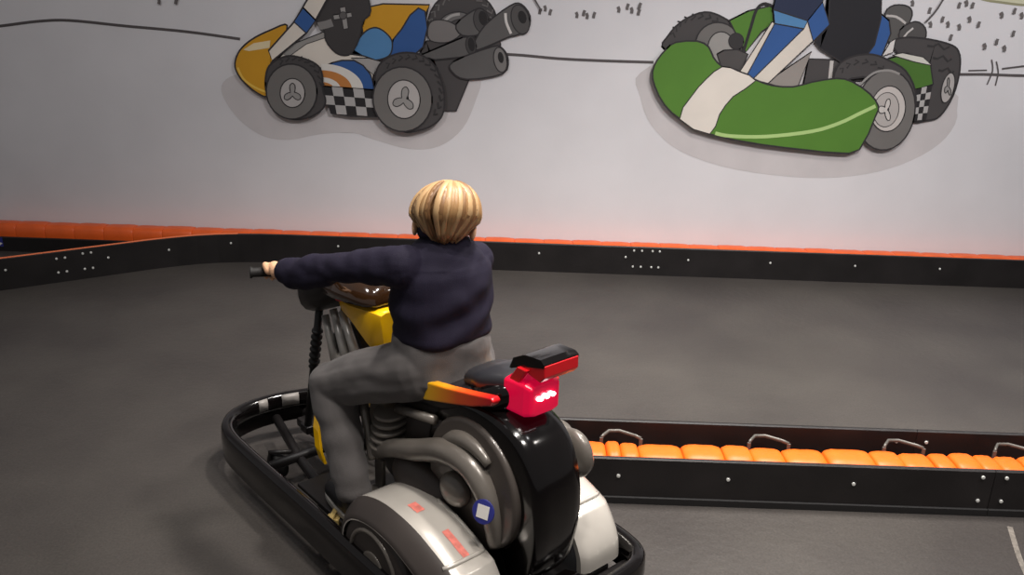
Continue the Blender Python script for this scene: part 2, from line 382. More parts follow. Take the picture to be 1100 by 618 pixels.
# ------------------------------------------------------------------ wall painting (flat paint on the wall, metres along x and z)
PAINT = {}
def paint(c):
    if c not in PAINT: PAINT[c] = mat('paint_%02x%02x%02x' % c, srgb(*c), 0.7, var=0.05, vscale=5)
    return PAINT[c]
INK = (44, 40, 42)
MURAL = [
 dict(name='kart_picture', label='painted yellow and blue kart with four exhaust pipes, on wall above the rider', cat='mural', at=(-0.8886, 0.9429), stuff=0, parts=[
  ('painted_shadow', [
   {'k':'f','c':(203,197,197),'p':[(-1.6465,0.9575),(-1.6232,0.8563),(-1.537,0.7507),(-1.4208,0.6814),(-1.2795,0.6706),(-1.1044,0.7082),(-0.9205,0.7199),(-0.8058,0.6872),(-0.6064,0.6413),(-0.4379,0.6631),(-0.3078,0.7674),(-0.2376,0.9246),(-0.2195,1.0466),(-0.399,1.0606),(-0.9144,0.942),(-1.3227,1.029),(-1.5543,1.0211)],'ink':0,'smooth':4},
  ]),
  ('wheel', [
   {'k':'f','c':(70,66,66),'p':[(-0.1271,1.3255),(-0.1307,1.2844),(-0.1437,1.2448),(-0.1654,1.2088),(-0.1948,1.1782),(-0.2305,1.1547),(-0.2706,1.1394),(-0.313,1.1332),(-0.3555,1.1365),(-0.396,1.1491),(-0.4323,1.1702),(-0.4626,1.1988),(-0.4854,1.2333),(-0.4995,1.272),(-0.5043,1.3128),(-0.4996,1.3537),(-0.4857,1.3927),(-0.4635,1.4278),(-0.434,1.4573),(-0.3988,1.4799),(-0.3596,1.4944),(-0.3182,1.5003),(-0.2767,1.4972),(-0.2371,1.4852),(-0.2013,1.465),(-0.171,1.4375),(-0.1479,1.4039),(-0.133,1.366)],'ink':0.01},
   {'k':'r','c':(104,100,99),'p':[(-0.4567,1.2508),(-0.4807,1.2709),(-0.4904,1.2518)],'w':0.009},
   {'k':'r','c':(104,100,99),'p':[(-0.4687,1.2861),(-0.4866,1.3114),(-0.5008,1.2951)],'w':0.009},
   {'k':'r','c':(104,100,99),'p':[(-0.4713,1.3232),(-0.482,1.352),(-0.4997,1.3396)],'w':0.009},
   {'k':'r','c':(104,100,99),'p':[(-0.4642,1.3599),(-0.4671,1.3904),(-0.4873,1.3825)],'w':0.009},
   {'k':'r','c':(104,100,99),'p':[(-0.448,1.394),(-0.443,1.4243),(-0.4644,1.4213)],'w':0.009},
   {'k':'r','c':(104,100,99),'p':[(-0.4238,1.4232),(-0.4112,1.4515),(-0.4325,1.4536)],'w':0.009},
   {'k':'r','c':(104,100,99),'p':[(-0.393,1.446),(-0.3736,1.4706),(-0.3936,1.4776)],'w':0.009},
   {'k':'r','c':(104,100,99),'p':[(-0.3576,1.4609),(-0.3326,1.4803),(-0.35,1.4919)],'w':0.009},
   {'k':'r','c':(104,100,99),'p':[(-0.3196,1.4672),(-0.2906,1.4802),(-0.3044,1.4955)],'w':0.009},
   {'k':'r','c':(104,100,99),'p':[(-0.2814,1.4644),(-0.2501,1.4703),(-0.2594,1.4884)],'w':0.009},
   {'k':'r','c':(104,100,99),'p':[(-0.2453,1.4527),(-0.2135,1.451),(-0.2178,1.471)],'w':0.009},
   {'k':'r','c':(104,100,99),'p':[(-0.2134,1.4327),(-0.183,1.4236),(-0.1821,1.4441)],'w':0.009},
   {'k':'r','c':(104,100,99),'p':[(-0.1877,1.4057),(-0.1606,1.3897),(-0.1545,1.4095)],'w':0.009},
   {'k':'r','c':(104,100,99),'p':[(-0.1697,1.3733),(-0.1476,1.3512),(-0.1366,1.3691)],'w':0.009},
   {'k':'r','c':(104,100,99),'p':[(-0.1607,1.3374),(-0.145,1.3105),(-0.1296,1.3254)],'w':0.009},
   {'k':'f','c':(108,105,104),'p':[(-0.2472,1.3384),(-0.2421,1.3185),(-0.2425,1.2976),(-0.2483,1.2766),(-0.2593,1.2566),(-0.2749,1.2388),(-0.2943,1.2239),(-0.3166,1.2127),(-0.3407,1.2059),(-0.3653,1.2037),(-0.3891,1.2064),(-0.411,1.2137),(-0.4298,1.2252),(-0.4445,1.2404),(-0.4546,1.2586),(-0.4593,1.2786),(-0.4586,1.2997),(-0.4525,1.3206),(-0.4413,1.3403),(-0.4257,1.3579),(-0.4063,1.3726),(-0.3841,1.3835),(-0.3603,1.3901),(-0.3361,1.3922),(-0.3126,1.3897),(-0.2909,1.3826),(-0.2722,1.3713),(-0.2574,1.3563)],'ink':0.006},
   {'k':'f','c':(70,66,66),'p':[(-0.2649,1.3215),(-0.2618,1.3088),(-0.2625,1.2954),(-0.2668,1.2819),(-0.2745,1.269),(-0.2854,1.2574),(-0.2987,1.2476),(-0.314,1.2401),(-0.3303,1.2354),(-0.3469,1.2336),(-0.3629,1.2349),(-0.3775,1.2391),(-0.39,1.2462),(-0.3997,1.2556),(-0.4062,1.267),(-0.4092,1.2797),(-0.4084,1.2931),(-0.4039,1.3066),(-0.3961,1.3194),(-0.3852,1.331),(-0.3719,1.3407),(-0.3567,1.348),(-0.3405,1.3527),(-0.324,1.3544),(-0.3082,1.3532),(-0.2936,1.349),(-0.2812,1.3421),(-0.2714,1.3327)],'ink':0.005},
   {'k':'r','c':(170,166,163),'p':[(-0.4114,1.3449),(-0.3765,1.37),(-0.3315,1.3811)],'w':0.014,'smooth':4},
  ]),
  ('engine', [
   {'k':'f','c':(70,66,66),'p':[(-0.5422,1.1749),(-0.5118,1.2348),(-0.2895,1.2569),(-0.1181,1.2724),(-0.1068,1.2289),(-0.2757,1.0397),(-0.3455,0.8645),(-0.4234,0.8618),(-0.4504,1.0938)],'ink':0.008},
   {'k':'f','c':(122,117,115),'p':[(-0.5042,1.2959),(-0.4741,1.3428),(-0.3887,1.3408),(-0.3202,1.2899),(-0.3878,1.2341),(-0.4865,1.2371)],'ink':0.006,'smooth':4},
  ]),
  ('exhaust_pipe', [
   {'k':'f','c':(92,89,88),'p':[(-0.3509,1.3276),(-0.2568,1.4028),(-0.2069,1.4092),(-0.1806,1.3526),(-0.2142,1.2838),(-0.3149,1.2707)],'ink':0.008,'smooth':3},
   {'k':'f','c':(70,67,67),'p':[(-0.1766,1.3607),(-0.1743,1.347),(-0.174,1.3334),(-0.1758,1.3208),(-0.1796,1.3097),(-0.1852,1.3006),(-0.1924,1.2941),(-0.2008,1.2905),(-0.2099,1.2899),(-0.2193,1.2925),(-0.2285,1.298),(-0.237,1.3062),(-0.2445,1.3166),(-0.2505,1.3288),(-0.2548,1.3421),(-0.2571,1.3558),(-0.2573,1.3693),(-0.2554,1.3819),(-0.2516,1.3929),(-0.2459,1.4018),(-0.2388,1.4083),(-0.2305,1.4118),(-0.2214,1.4124),(-0.2121,1.4099),(-0.203,1.4044),(-0.1945,1.3964),(-0.187,1.386),(-0.1809,1.3739)],'ink':0.005},
   {'k':'f','c':(30,27,28),'p':[(-0.184,1.369),(-0.1825,1.3605),(-0.1821,1.3523),(-0.183,1.3446),(-0.185,1.3378),(-0.1881,1.3324),(-0.1921,1.3285),(-0.1967,1.3264),(-0.2019,1.3261),(-0.2072,1.3278),(-0.2125,1.3313),(-0.2174,1.3364),(-0.2217,1.3428),(-0.2253,1.3503),(-0.2279,1.3585),(-0.2294,1.3669),(-0.2296,1.3752),(-0.2288,1.3829),(-0.2267,1.3896),(-0.2237,1.395),(-0.2197,1.3988),(-0.215,1.4009),(-0.2099,1.4011),(-0.2046,1.3995),(-0.1994,1.3961),(-0.1945,1.391),(-0.1901,1.3846),(-0.1866,1.3771)],'ink':0},
  ]),
  ('exhaust_pipe', [
   {'k':'f','c':(92,89,88),'p':[(-0.2584,1.214),(-0.1951,1.328),(-0.0627,1.433),(-0.0032,1.4426),(0.046,1.3842),(0.0367,1.314),(-0.0226,1.2825),(-0.0696,1.2692),(-0.2226,1.2005)],'ink':0.008,'smooth':3},
   {'k':'f','c':(80,77,76),'p':[(0.0402,1.3775),(0.0443,1.3609),(0.0459,1.3443),(0.045,1.3287),(0.0415,1.3149),(0.0357,1.3036),(0.0278,1.2952),(0.0182,1.2904),(0.0074,1.2892),(-0.004,1.2919),(-0.0155,1.2982),(-0.0264,1.3078),(-0.0363,1.3202),(-0.0446,1.3348),(-0.0509,1.3509),(-0.0549,1.3676),(-0.0564,1.384),(-0.0554,1.3995),(-0.0519,1.4132),(-0.046,1.4244),(-0.0381,1.4325),(-0.0286,1.4373),(-0.018,1.4384),(-0.0067,1.4358),(0.0047,1.4297),(0.0156,1.4202),(0.0254,1.408),(0.0338,1.3935)],'ink':0.006},
   {'k':'f','c':(28,25,26),'p':[(0.0253,1.3827),(0.0271,1.3754),(0.0277,1.3682),(0.0271,1.3613),(0.0254,1.3553),(0.0227,1.3503),(0.019,1.3466),(0.0145,1.3444),(0.0096,1.3438),(0.0043,1.3449),(-0.0009,1.3475),(-0.0058,1.3517),(-0.0103,1.357),(-0.014,1.3634),(-0.0168,1.3704),(-0.0186,1.3777),(-0.0192,1.3849),(-0.0186,1.3917),(-0.0169,1.3977),(-0.0141,1.4027),(-0.0104,1.4064),(-0.006,1.4085),(-0.0011,1.4091),(0.0041,1.408),(0.0094,1.4054),(0.0143,1.4013),(0.0188,1.396),(0.0225,1.3897)],'ink':0},
   {'k':'r','c':(214,208,204),'p':[(-0.0865,1.3941),(-0.08,1.3463),(-0.053,1.2892)],'w':0.014,'smooth':4},
  ]),
  ('exhaust_pipe', [
   {'k':'f','c':(92,89,88),'p':[(-0.5423,1.1601),(-0.3148,1.261),(-0.2543,1.2679),(-0.2381,1.2147),(-0.2626,1.1646),(-0.4608,1.1381)],'ink':0.008},
   {'k':'f','c':(64,61,61),'p':[(-0.2411,1.2257),(-0.24,1.2148),(-0.2404,1.2043),(-0.2422,1.1945),(-0.2453,1.1861),(-0.2495,1.1794),(-0.2548,1.1749),(-0.2607,1.1726),(-0.2671,1.1728),(-0.2735,1.1754),(-0.2796,1.1802),(-0.2853,1.1872),(-0.29,1.1958),(-0.2937,1.2057),(-0.2961,1.2163),(-0.2972,1.2272),(-0.2968,1.2377),(-0.295,1.2474),(-0.2919,1.2557),(-0.2876,1.2623),(-0.2824,1.2668),(-0.2765,1.2691),(-0.2702,1.2689),(-0.2638,1.2663),(-0.2577,1.2615),(-0.2521,1.2546),(-0.2473,1.2461),(-0.2436,1.2363)],'ink':0.005},
   {'k':'f','c':(30,27,28),'p':[(-0.2487,1.2289),(-0.2478,1.2208),(-0.2478,1.213),(-0.2488,1.2057),(-0.2506,1.1995),(-0.2532,1.1946),(-0.2565,1.1913),(-0.2602,1.1897),(-0.2643,1.19),(-0.2684,1.192),(-0.2725,1.1958),(-0.2762,1.2011),(-0.2794,1.2076),(-0.2819,1.215),(-0.2837,1.223),(-0.2846,1.2311),(-0.2845,1.239),(-0.2835,1.2462),(-0.2817,1.2523),(-0.2791,1.2572),(-0.2758,1.2605),(-0.2721,1.262),(-0.2681,1.2618),(-0.2639,1.2598),(-0.2599,1.256),(-0.2562,1.2508),(-0.253,1.2443),(-0.2505,1.2369)],'ink':0},
  ]),
  ('exhaust_pipe', [
   {'k':'f','c':(92,89,88),'p':[(-0.3639,1.1315),(-0.1541,1.2175),(-0.0961,1.2097),(-0.0638,1.1516),(-0.0921,1.076),(-0.286,1.0394),(-0.3684,1.0766)],'ink':0.008,'smooth':3},
   {'k':'f','c':(120,116,114),'p':[(-0.0722,1.1573),(-0.07,1.1426),(-0.0696,1.1283),(-0.0711,1.115),(-0.0744,1.1034),(-0.0794,1.0942),(-0.0857,1.0878),(-0.0932,1.0845),(-0.1013,1.0846),(-0.1098,1.0879),(-0.1181,1.0944),(-0.1258,1.1036),(-0.1326,1.1152),(-0.138,1.1286),(-0.142,1.1429),(-0.1441,1.1577),(-0.1444,1.172),(-0.1428,1.1852),(-0.1395,1.1966),(-0.1345,1.2057),(-0.1282,1.212),(-0.1208,1.2152),(-0.1127,1.2151),(-0.1044,1.2119),(-0.0961,1.2055),(-0.0884,1.1964),(-0.0817,1.1849),(-0.0762,1.1717)],'ink':0.006},
   {'k':'f','c':(30,27,28),'p':[(-0.0899,1.1657),(-0.0889,1.1591),(-0.0887,1.1528),(-0.0893,1.1469),(-0.0907,1.1418),(-0.0928,1.1378),(-0.0955,1.135),(-0.0987,1.1335),(-0.1022,1.1336),(-0.1058,1.1351),(-0.1094,1.138),(-0.1127,1.1421),(-0.1157,1.1472),(-0.1181,1.1531),(-0.1198,1.1595),(-0.1208,1.166),(-0.121,1.1724),(-0.1203,1.1782),(-0.1189,1.1833),(-0.1168,1.1873),(-0.1141,1.1901),(-0.111,1.1915),(-0.1075,1.1915),(-0.1039,1.19),(-0.1003,1.1871),(-0.097,1.183),(-0.0941,1.1779),(-0.0917,1.172)],'ink':0},
  ]),
  ('seat', [
   {'k':'f','c':(208,150,28),'p':[(-0.8635,1.3394),(-0.8119,1.4033),(-0.7416,1.42),(-0.4919,1.4235),(-0.5118,1.3799),(-0.5422,1.2044),(-0.7802,1.2209),(-0.8504,1.2527)],'ink':0.008},
   {'k':'f','c':(46,88,150),'p':[(-0.7154,1.1468),(-0.6888,1.2386),(-0.6428,1.2936),(-0.5971,1.3675),(-0.5518,1.4053),(-0.5168,1.3893),(-0.5042,1.3031),(-0.527,1.2049),(-0.583,1.1538)],'ink':0.008},
   {'k':'f','c':(82,134,182),'p':[(-0.9142,1.1401),(-0.8867,1.2173),(-0.8347,1.2775),(-0.7788,1.2963),(-0.7239,1.2667),(-0.6941,1.2189),(-0.7154,1.1493),(-0.8178,1.1211)],'ink':0.008,'smooth':4},
  ]),
  ('body', [
   {'k':'f','c':(222,212,200),'p':[(-1.3501,1.0881),(-1.2375,1.1932),(-1.0622,1.265),(-1.0191,1.1981),(-0.9493,1.1562),(-0.8478,1.1448),(-0.787,1.1271),(-0.8101,0.9962),(-1.0851,1.0672),(-1.1654,1.1043),(-1.2769,1.1204)],'ink':0.008},
   {'k':'f','c':(150,146,142),'p':[(-1.2962,1.1395),(-1.2323,1.1958),(-1.0622,1.265),(-1.0532,1.2361),(-1.1612,1.1982),(-1.2559,1.131)],'ink':0.004},
   {'k':'f','c':(165,160,157),'p':[(-0.9195,1.1325),(-0.8277,1.1356),(-0.7566,1.1182),(-0.7988,1.0469),(-0.8492,1.0852)],'ink':0.005},
   {'k':'f','c':(46,88,150),'p':[(-1.0848,1.0747),(-1.0224,1.1042),(-0.9709,1.1183),(-0.9045,1.1206),(-0.8541,1.095),(-0.8142,1.0464),(-0.7952,0.9664),(-1.0887,0.9766)],'ink':0.008},
   {'k':'f','c':(226,220,212),'p':[(-1.0839,1.0971),(-1.0582,1.0971),(-1.0328,1.0954),(-1.0082,1.0919),(-0.9845,1.0867),(-0.9621,1.0799),(-0.9413,1.0715),(-0.9224,1.0617),(-0.9054,1.0506),(-0.8908,1.0382),(-0.8786,1.0249),(-0.869,1.0106),(-0.8622,0.9956),(-0.8582,0.9801),(-0.8571,0.9643),(-0.9191,0.9622),(-0.9198,0.974),(-0.9227,0.9857),(-0.9276,0.9969),(-0.9346,1.0077),(-0.9435,1.0177),(-0.9542,1.027),(-0.9666,1.0354),(-0.9806,1.0428),(-0.9958,1.0491),(-1.0122,1.0543),(-1.0296,1.0582),(-1.0477,1.0608),(-1.0664,1.0622),(-1.0853,1.0622)],'ink':0},
   {'k':'f','c':(196,126,62),'p':[(-1.0853,1.0622),(-1.0664,1.0622),(-1.0477,1.0608),(-1.0296,1.0582),(-1.0122,1.0543),(-0.9958,1.0491),(-0.9806,1.0428),(-0.9666,1.0354),(-0.9542,1.027),(-0.9435,1.0177),(-0.9346,1.0077),(-0.9276,0.9969),(-0.9227,0.9857),(-0.9198,0.974),(-0.9191,0.9622),(-0.981,0.96),(-0.9815,0.9668),(-0.9833,0.9735),(-0.9864,0.9799),(-0.9909,0.986),(-0.9966,0.9918),(-1.0034,0.9971),(-1.0113,1.0019),(-1.0202,1.0061),(-1.0299,1.0097),(-1.0404,1.0126),(-1.0515,1.0148),(-1.0631,1.0163),(-1.075,1.017),(-1.0871,1.017)],'ink':0},
   {'k':'f','c':(226,220,212),'p':[(-1.0868,1.0245),(-1.0747,1.0245),(-1.0628,1.0237),(-1.0513,1.0219),(-1.0402,1.0194),(-1.0297,1.0161),(-1.02,1.012),(-1.0111,1.0072),(-1.0032,1.0018),(-0.9964,0.9958),(-0.9908,0.9893),(-0.9864,0.9824),(-0.9832,0.9752),(-0.9814,0.9677),(-0.981,0.96),(-1.0171,0.9588),(-1.0174,0.9636),(-1.0186,0.9683),(-1.0207,0.9729),(-1.0237,0.9772),(-1.0274,0.9813),(-1.032,0.9851),(-1.0372,0.9885),(-1.0432,0.9915),(-1.0496,0.9941),(-1.0566,0.9962),(-1.064,0.9977),(-1.0718,0.9988),(-1.0797,0.9993),(-1.0878,0.9993)],'ink':0},
   {'k':'f','c':(196,126,62),'p':[(-1.0878,0.9993),(-1.0797,0.9993),(-1.0718,0.9988),(-1.064,0.9977),(-1.0566,0.9962),(-1.0496,0.9941),(-1.0432,0.9915),(-1.0372,0.9885),(-1.032,0.9851),(-1.0274,0.9813),(-1.0237,0.9772),(-1.0207,0.9729),(-1.0186,0.9683),(-1.0174,0.9636),(-1.0171,0.9588),(-1.0869,0.9564),(-1.0869,0.9567),(-1.0869,0.957),(-1.087,0.9572),(-1.0871,0.9575),(-1.0872,0.9577),(-1.0874,0.958),(-1.0876,0.9582),(-1.0878,0.9583),(-1.088,0.9585),(-1.0882,0.9586),(-1.0885,0.9587),(-1.0888,0.9588),(-1.0891,0.9588),(-1.0894,0.9588)],'ink':0},
  ]),
  ('steering_column', [
   {'k':'f','c':(58,54,54),'p':[(-1.0669,1.5319),(-1.1002,1.3242),(-1.0618,1.2747),(-1.0537,1.2214),(-1.02,1.1735),(-0.975,1.1479),(-0.9188,1.1572),(-0.8709,1.2422),(-0.8507,1.3273),(-0.8073,1.3844),(-0.8685,1.5384)],'ink':0.008,'smooth':3},
   {'k':'r','c':(128,124,122),'p':[(-1.0914,1.2931),(-1.0456,1.3043),(-1.015,1.315)],'w':0.04},
   {'k':'f','c':(150,146,143),'p':[(-1.0086,1.3537),(-0.9128,1.3713),(-0.9084,1.3475),(-1.0044,1.3298)],'ink':0.004},
   {'k':'f','c':(150,146,143),'p':[(-0.9722,1.3932),(-0.942,1.399),(-0.9302,1.2888),(-0.9556,1.2831)],'ink':0.004},
   {'k':'f','c':(90,86,85),'p':[(-0.9359,1.3538),(-0.9365,1.3495),(-0.9381,1.3453),(-0.9406,1.3416),(-0.9439,1.3385),(-0.9478,1.336),(-0.9521,1.3345),(-0.9566,1.3338),(-0.961,1.3342),(-0.9652,1.3355),(-0.969,1.3376),(-0.9721,1.3406),(-0.9743,1.3441),(-0.9757,1.3481),(-0.9761,1.3524),(-0.9754,1.3567),(-0.9738,1.3608),(-0.9713,1.3645),(-0.968,1.3677),(-0.9641,1.3701),(-0.9599,1.3717),(-0.9554,1.3723),(-0.9509,1.3719),(-0.9467,1.3707),(-0.943,1.3685),(-0.9399,1.3656),(-0.9376,1.362),(-0.9363,1.358)],'ink':0.004},
  ]),
  ('nose', [
   {'k':'f','c':(208,150,28),'p':[(-1.2577,1.2924),(-1.35,1.265),(-1.4545,1.2128),(-1.5246,1.1515),(-1.5551,1.0811),(-1.5436,1.0265),(-1.5059,0.9775),(-1.452,0.9337),(-1.3914,0.9103),(-1.3668,0.9772),(-1.361,1.0777),(-1.3158,1.1536)],'ink':0.009,'smooth':4},
   {'k':'f','c':(228,210,170),'p':[(-1.5039,1.1571),(-1.4456,1.1935),(-1.3532,1.2113),(-1.3606,1.1718),(-1.4738,1.1508)],'ink':0},
   {'k':'r','c':(232,190,80),'p':[(-1.5412,1.0616),(-1.5145,1.0024),(-1.4556,0.9589),(-1.3951,0.9357)],'w':0.012,'smooth':4},
   {'k':'f','c':(222,212,200),'p':[(-1.0371,1.5329),(-0.9181,1.5368),(-1.041,1.429),(-1.1026,1.3265),(-1.1555,1.257),(-1.3493,1.103),(-1.3665,1.1569),(-1.2163,1.315),(-1.146,1.4255)],'ink':0.009},
   {'k':'f','c':(46,88,150),'p':[(-1.1677,1.3867),(-1.1027,1.3241),(-1.1556,1.2546),(-1.2214,1.3129)],'ink':0.009},
  ]),
  ('floor_panel', [
   {'k':'f','c':(34,31,33),'p':[(-1.0865,0.9782),(-0.7952,0.9664),(-0.7798,0.8211),(-0.9282,0.8185),(-1.0372,0.8302)],'ink':0.008},
   {'k':'f','c':(176,172,170),'p':[(-1.0788,0.9289),(-1.0211,0.9268),(-1.0138,0.8774),(-1.071,0.8793)],'ink':0},
   {'k':'f','c':(176,172,170),'p':[(-1.0283,0.9758),(-0.9701,0.9735),(-0.9634,0.9247),(-1.0211,0.9268)],'ink':0},
   {'k':'f','c':(176,172,170),'p':[(-1.0138,0.8774),(-0.9566,0.8755),(-0.9499,0.826),(-1.0065,0.8277)],'ink':0},
   {'k':'f','c':(176,172,170),'p':[(-0.9634,0.9247),(-0.9056,0.9225),(-0.8994,0.8736),(-0.9566,0.8755)],'ink':0},
   {'k':'f','c':(176,172,170),'p':[(-0.9118,0.9711),(-0.8535,0.9688),(-0.8479,0.9204),(-0.9056,0.9225)],'ink':0},
   {'k':'f','c':(176,172,170),'p':[(-0.8994,0.8736),(-0.8422,0.8717),(-0.8365,0.8227),(-0.8932,0.8244)],'ink':0},
   {'k':'f','c':(176,172,170),'p':[(-0.8479,0.9204),(-0.7901,0.9183),(-0.7849,0.8698),(-0.8422,0.8717)],'ink':0},
  ]),
  ('wheel', [
   {'k':'f','c':(70,66,66),'p':[(-1.3932,0.9661),(-1.3775,1.0572),(-1.3339,1.1035),(-1.2558,1.1334),(-1.1647,1.1192),(-1.0997,1.0866),(-1.0786,1.0374),(-1.0789,0.9617),(-1.0659,0.896),(-1.0939,0.8437),(-1.1738,0.7996),(-1.2576,0.7916),(-1.334,0.8251),(-1.3768,0.8955)],'ink':0.01,'smooth':4},
   {'k':'r','c':(50,47,48),'p':[(-1.3069,1.0842),(-1.29,1.1082),(-1.3079,1.1123)],'w':0.009},
   {'k':'r','c':(50,47,48),'p':[(-1.2754,1.1015),(-1.2535,1.121),(-1.2693,1.1294)],'w':0.009},
   {'k':'r','c':(50,47,48),'p':[(-1.2414,1.1108),(-1.2157,1.1246),(-1.2286,1.1368)],'w':0.009},
   {'k':'r','c':(50,47,48),'p':[(-1.2069,1.1114),(-1.179,1.1186),(-1.1882,1.1339)],'w':0.009},
   {'k':'r','c':(50,47,48),'p':[(-1.174,1.1034),(-1.1457,1.1035),(-1.1505,1.121)],'w':0.009},
   {'k':'r','c':(50,47,48),'p':[(-1.1447,1.0871),(-1.1176,1.0802),(-1.1178,1.0988)],'w':0.009},
   {'k':'r','c':(50,47,48),'p':[(-1.1209,1.0636),(-1.0967,1.0501),(-1.0922,1.0686)],'w':0.009},
   {'k':'r','c':(50,47,48),'p':[(-1.1039,1.0343),(-1.0842,1.0149),(-1.0753,1.0322)],'w':0.009},
   {'k':'r','c':(50,47,48),'p':[(-1.095,1.001),(-1.0809,0.9768),(-1.0681,0.9918)],'w':0.009},
   {'k':'f','c':(112,108,105),'p':[(-1.111,0.967),(-1.1111,0.9335),(-1.1182,0.9004),(-1.132,0.8693),(-1.1518,0.8417),(-1.1766,0.8193),(-1.2052,0.803),(-1.2361,0.7938),(-1.2678,0.7922),(-1.2985,0.7982),(-1.3268,0.8115),(-1.3511,0.8315),(-1.3702,0.857),(-1.3832,0.8868),(-1.3895,0.9193),(-1.3888,0.9528),(-1.3811,0.9857),(-1.3669,1.0164),(-1.347,1.0432),(-1.3223,1.065),(-1.294,1.0807),(-1.2637,1.0896),(-1.2327,1.0911),(-1.2025,1.0854),(-1.1747,1.0725),(-1.1505,1.0532),(-1.1313,1.0283),(-1.1179,0.9991)],'ink':0.008},
   {'k':'f','c':(180,174,171),'p':[(-1.1769,0.9381),(-1.1795,0.9204),(-1.1853,0.9035),(-1.1941,0.8882),(-1.2056,0.8752),(-1.219,0.8653),(-1.2338,0.8589),(-1.2492,0.8564),(-1.2644,0.8578),(-1.2786,0.8632),(-1.2911,0.8723),(-1.3013,0.8845),(-1.3087,0.8993),(-1.3128,0.9158),(-1.3136,0.9334),(-1.3109,0.951),(-1.305,0.9678),(-1.296,0.9829),(-1.2846,0.9957),(-1.2712,1.0055),(-1.2566,1.0118),(-1.2413,1.0142),(-1.2263,1.0128),(-1.2122,1.0075),(-1.1998,0.9986),(-1.1896,0.9866),(-1.1822,0.972),(-1.1779,0.9555)],'ink':0.006},
   {'k':'f','c':(150,146,143),'p':[(-1.2426,0.989),(-1.229,0.9762),(-1.2302,0.9521),(-1.2343,0.9403),(-1.2233,0.9381),(-1.2045,0.9267),(-1.2019,0.9067),(-1.2201,0.8993),(-1.2389,0.9108),(-1.246,0.9197),(-1.2541,0.9102),(-1.2741,0.8974),(-1.2917,0.9036),(-1.2871,0.9239),(-1.2671,0.9366),(-1.2558,0.9395),(-1.2587,0.9511),(-1.2576,0.9752)],'ink':0.005,'smooth':3},
  ]),
  ('wheel', [
   {'k':'f','c':(70,66,66),'p':[(-0.7897,0.9868),(-0.7724,1.0878),(-0.7154,1.1443),(-0.6337,1.1718),(-0.5423,1.165),(-0.4709,1.118),(-0.4296,1.0395),(-0.4084,0.9442),(-0.4181,0.8465),(-0.4698,0.7878),(-0.5534,0.7536),(-0.6372,0.7455),(-0.7511,0.8195)],'ink':0.01,'smooth':4},
   {'k':'r','c':(48,45,46),'p':[(-0.7219,1.0845),(-0.709,1.1124),(-0.7283,1.1124)],'w':0.009},
   {'k':'r','c':(48,45,46),'p':[(-0.6923,1.1093),(-0.6738,1.1337),(-0.6923,1.1379)],'w':0.009},
   {'k':'r','c':(48,45,46),'p':[(-0.6584,1.1269),(-0.6353,1.1466),(-0.6521,1.1549)],'w':0.009},
   {'k':'r','c':(48,45,46),'p':[(-0.6221,1.1365),(-0.5954,1.1507),(-0.6098,1.1626)],'w':0.009},
   {'k':'r','c':(48,45,46),'p':[(-0.5849,1.1378),(-0.556,1.1457),(-0.5672,1.1607)],'w':0.009},
   {'k':'r','c':(48,45,46),'p':[(-0.5487,1.1306),(-0.5188,1.1319),(-0.5264,1.1492)],'w':0.009},
   {'k':'r','c':(48,45,46),'p':[(-0.5151,1.1153),(-0.4857,1.1099),(-0.4892,1.1287)],'w':0.009},
   {'k':'r','c':(48,45,46),'p':[(-0.4857,1.0926),(-0.4582,1.0806),(-0.4575,1.1001)],'w':0.009},
   {'k':'r','c':(48,45,46),'p':[(-0.462,1.0635),(-0.4377,1.0455),(-0.4328,1.0647)],'w':0.009},
   {'k':'r','c':(48,45,46),'p':[(-0.4451,1.0293),(-0.4253,1.0062),(-0.4163,1.0242)],'w':0.009},
   {'k':'r','c':(48,45,46),'p':[(-0.4359,0.9918),(-0.4215,0.9646),(-0.4089,0.9804)],'w':0.009},
   {'k':'r','c':(48,45,46),'p':[(-0.435,0.9526),(-0.4267,0.9226),(-0.4111,0.9355)],'w':0.009},
   {'k':'r','c':(48,45,46),'p':[(-0.4423,0.9137),(-0.4406,0.8824),(-0.4227,0.8917)],'w':0.009},
   {'k':'r','c':(48,45,46),'p':[(-0.4576,0.8771),(-0.4627,0.8459),(-0.4434,0.8511)],'w':0.009},
   {'k':'f','c':(112,108,105),'p':[(-0.4764,0.9458),(-0.4762,0.9065),(-0.4842,0.8678),(-0.5,0.8317),(-0.5228,0.8001),(-0.5516,0.7746),(-0.5849,0.7566),(-0.6209,0.747),(-0.6579,0.7464),(-0.6938,0.7548),(-0.7269,0.7717),(-0.7554,0.7962),(-0.7779,0.8271),(-0.7932,0.8626),(-0.8007,0.9011),(-0.8001,0.9405),(-0.7913,0.9788),(-0.775,1.0142),(-0.7519,1.0449),(-0.7233,1.0694),(-0.6906,1.0867),(-0.6553,1.0958),(-0.6192,1.0964),(-0.5841,1.0884),(-0.5516,1.0723),(-0.5233,1.0486),(-0.5006,1.0187),(-0.4847,0.9839)],'ink':0.008},
   {'k':'f','c':(180,174,171),'p':[(-0.5413,0.933),(-0.5419,0.9095),(-0.547,0.8866),(-0.5563,0.8656),(-0.5694,0.8474),(-0.5856,0.833),(-0.6041,0.8232),(-0.6239,0.8185),(-0.6441,0.819),(-0.6636,0.8249),(-0.6814,0.8357),(-0.6966,0.851),(-0.7084,0.8699),(-0.7163,0.8914),(-0.7199,0.9145),(-0.719,0.938),(-0.7137,0.9607),(-0.7042,0.9815),(-0.6911,0.9994),(-0.675,1.0134),(-0.6567,1.023),(-0.6371,1.0276),(-0.6172,1.027),(-0.598,1.0213),(-0.5804,1.0108),(-0.5652,0.9958),(-0.5533,0.9773),(-0.5452,0.956)],'ink':0.006},
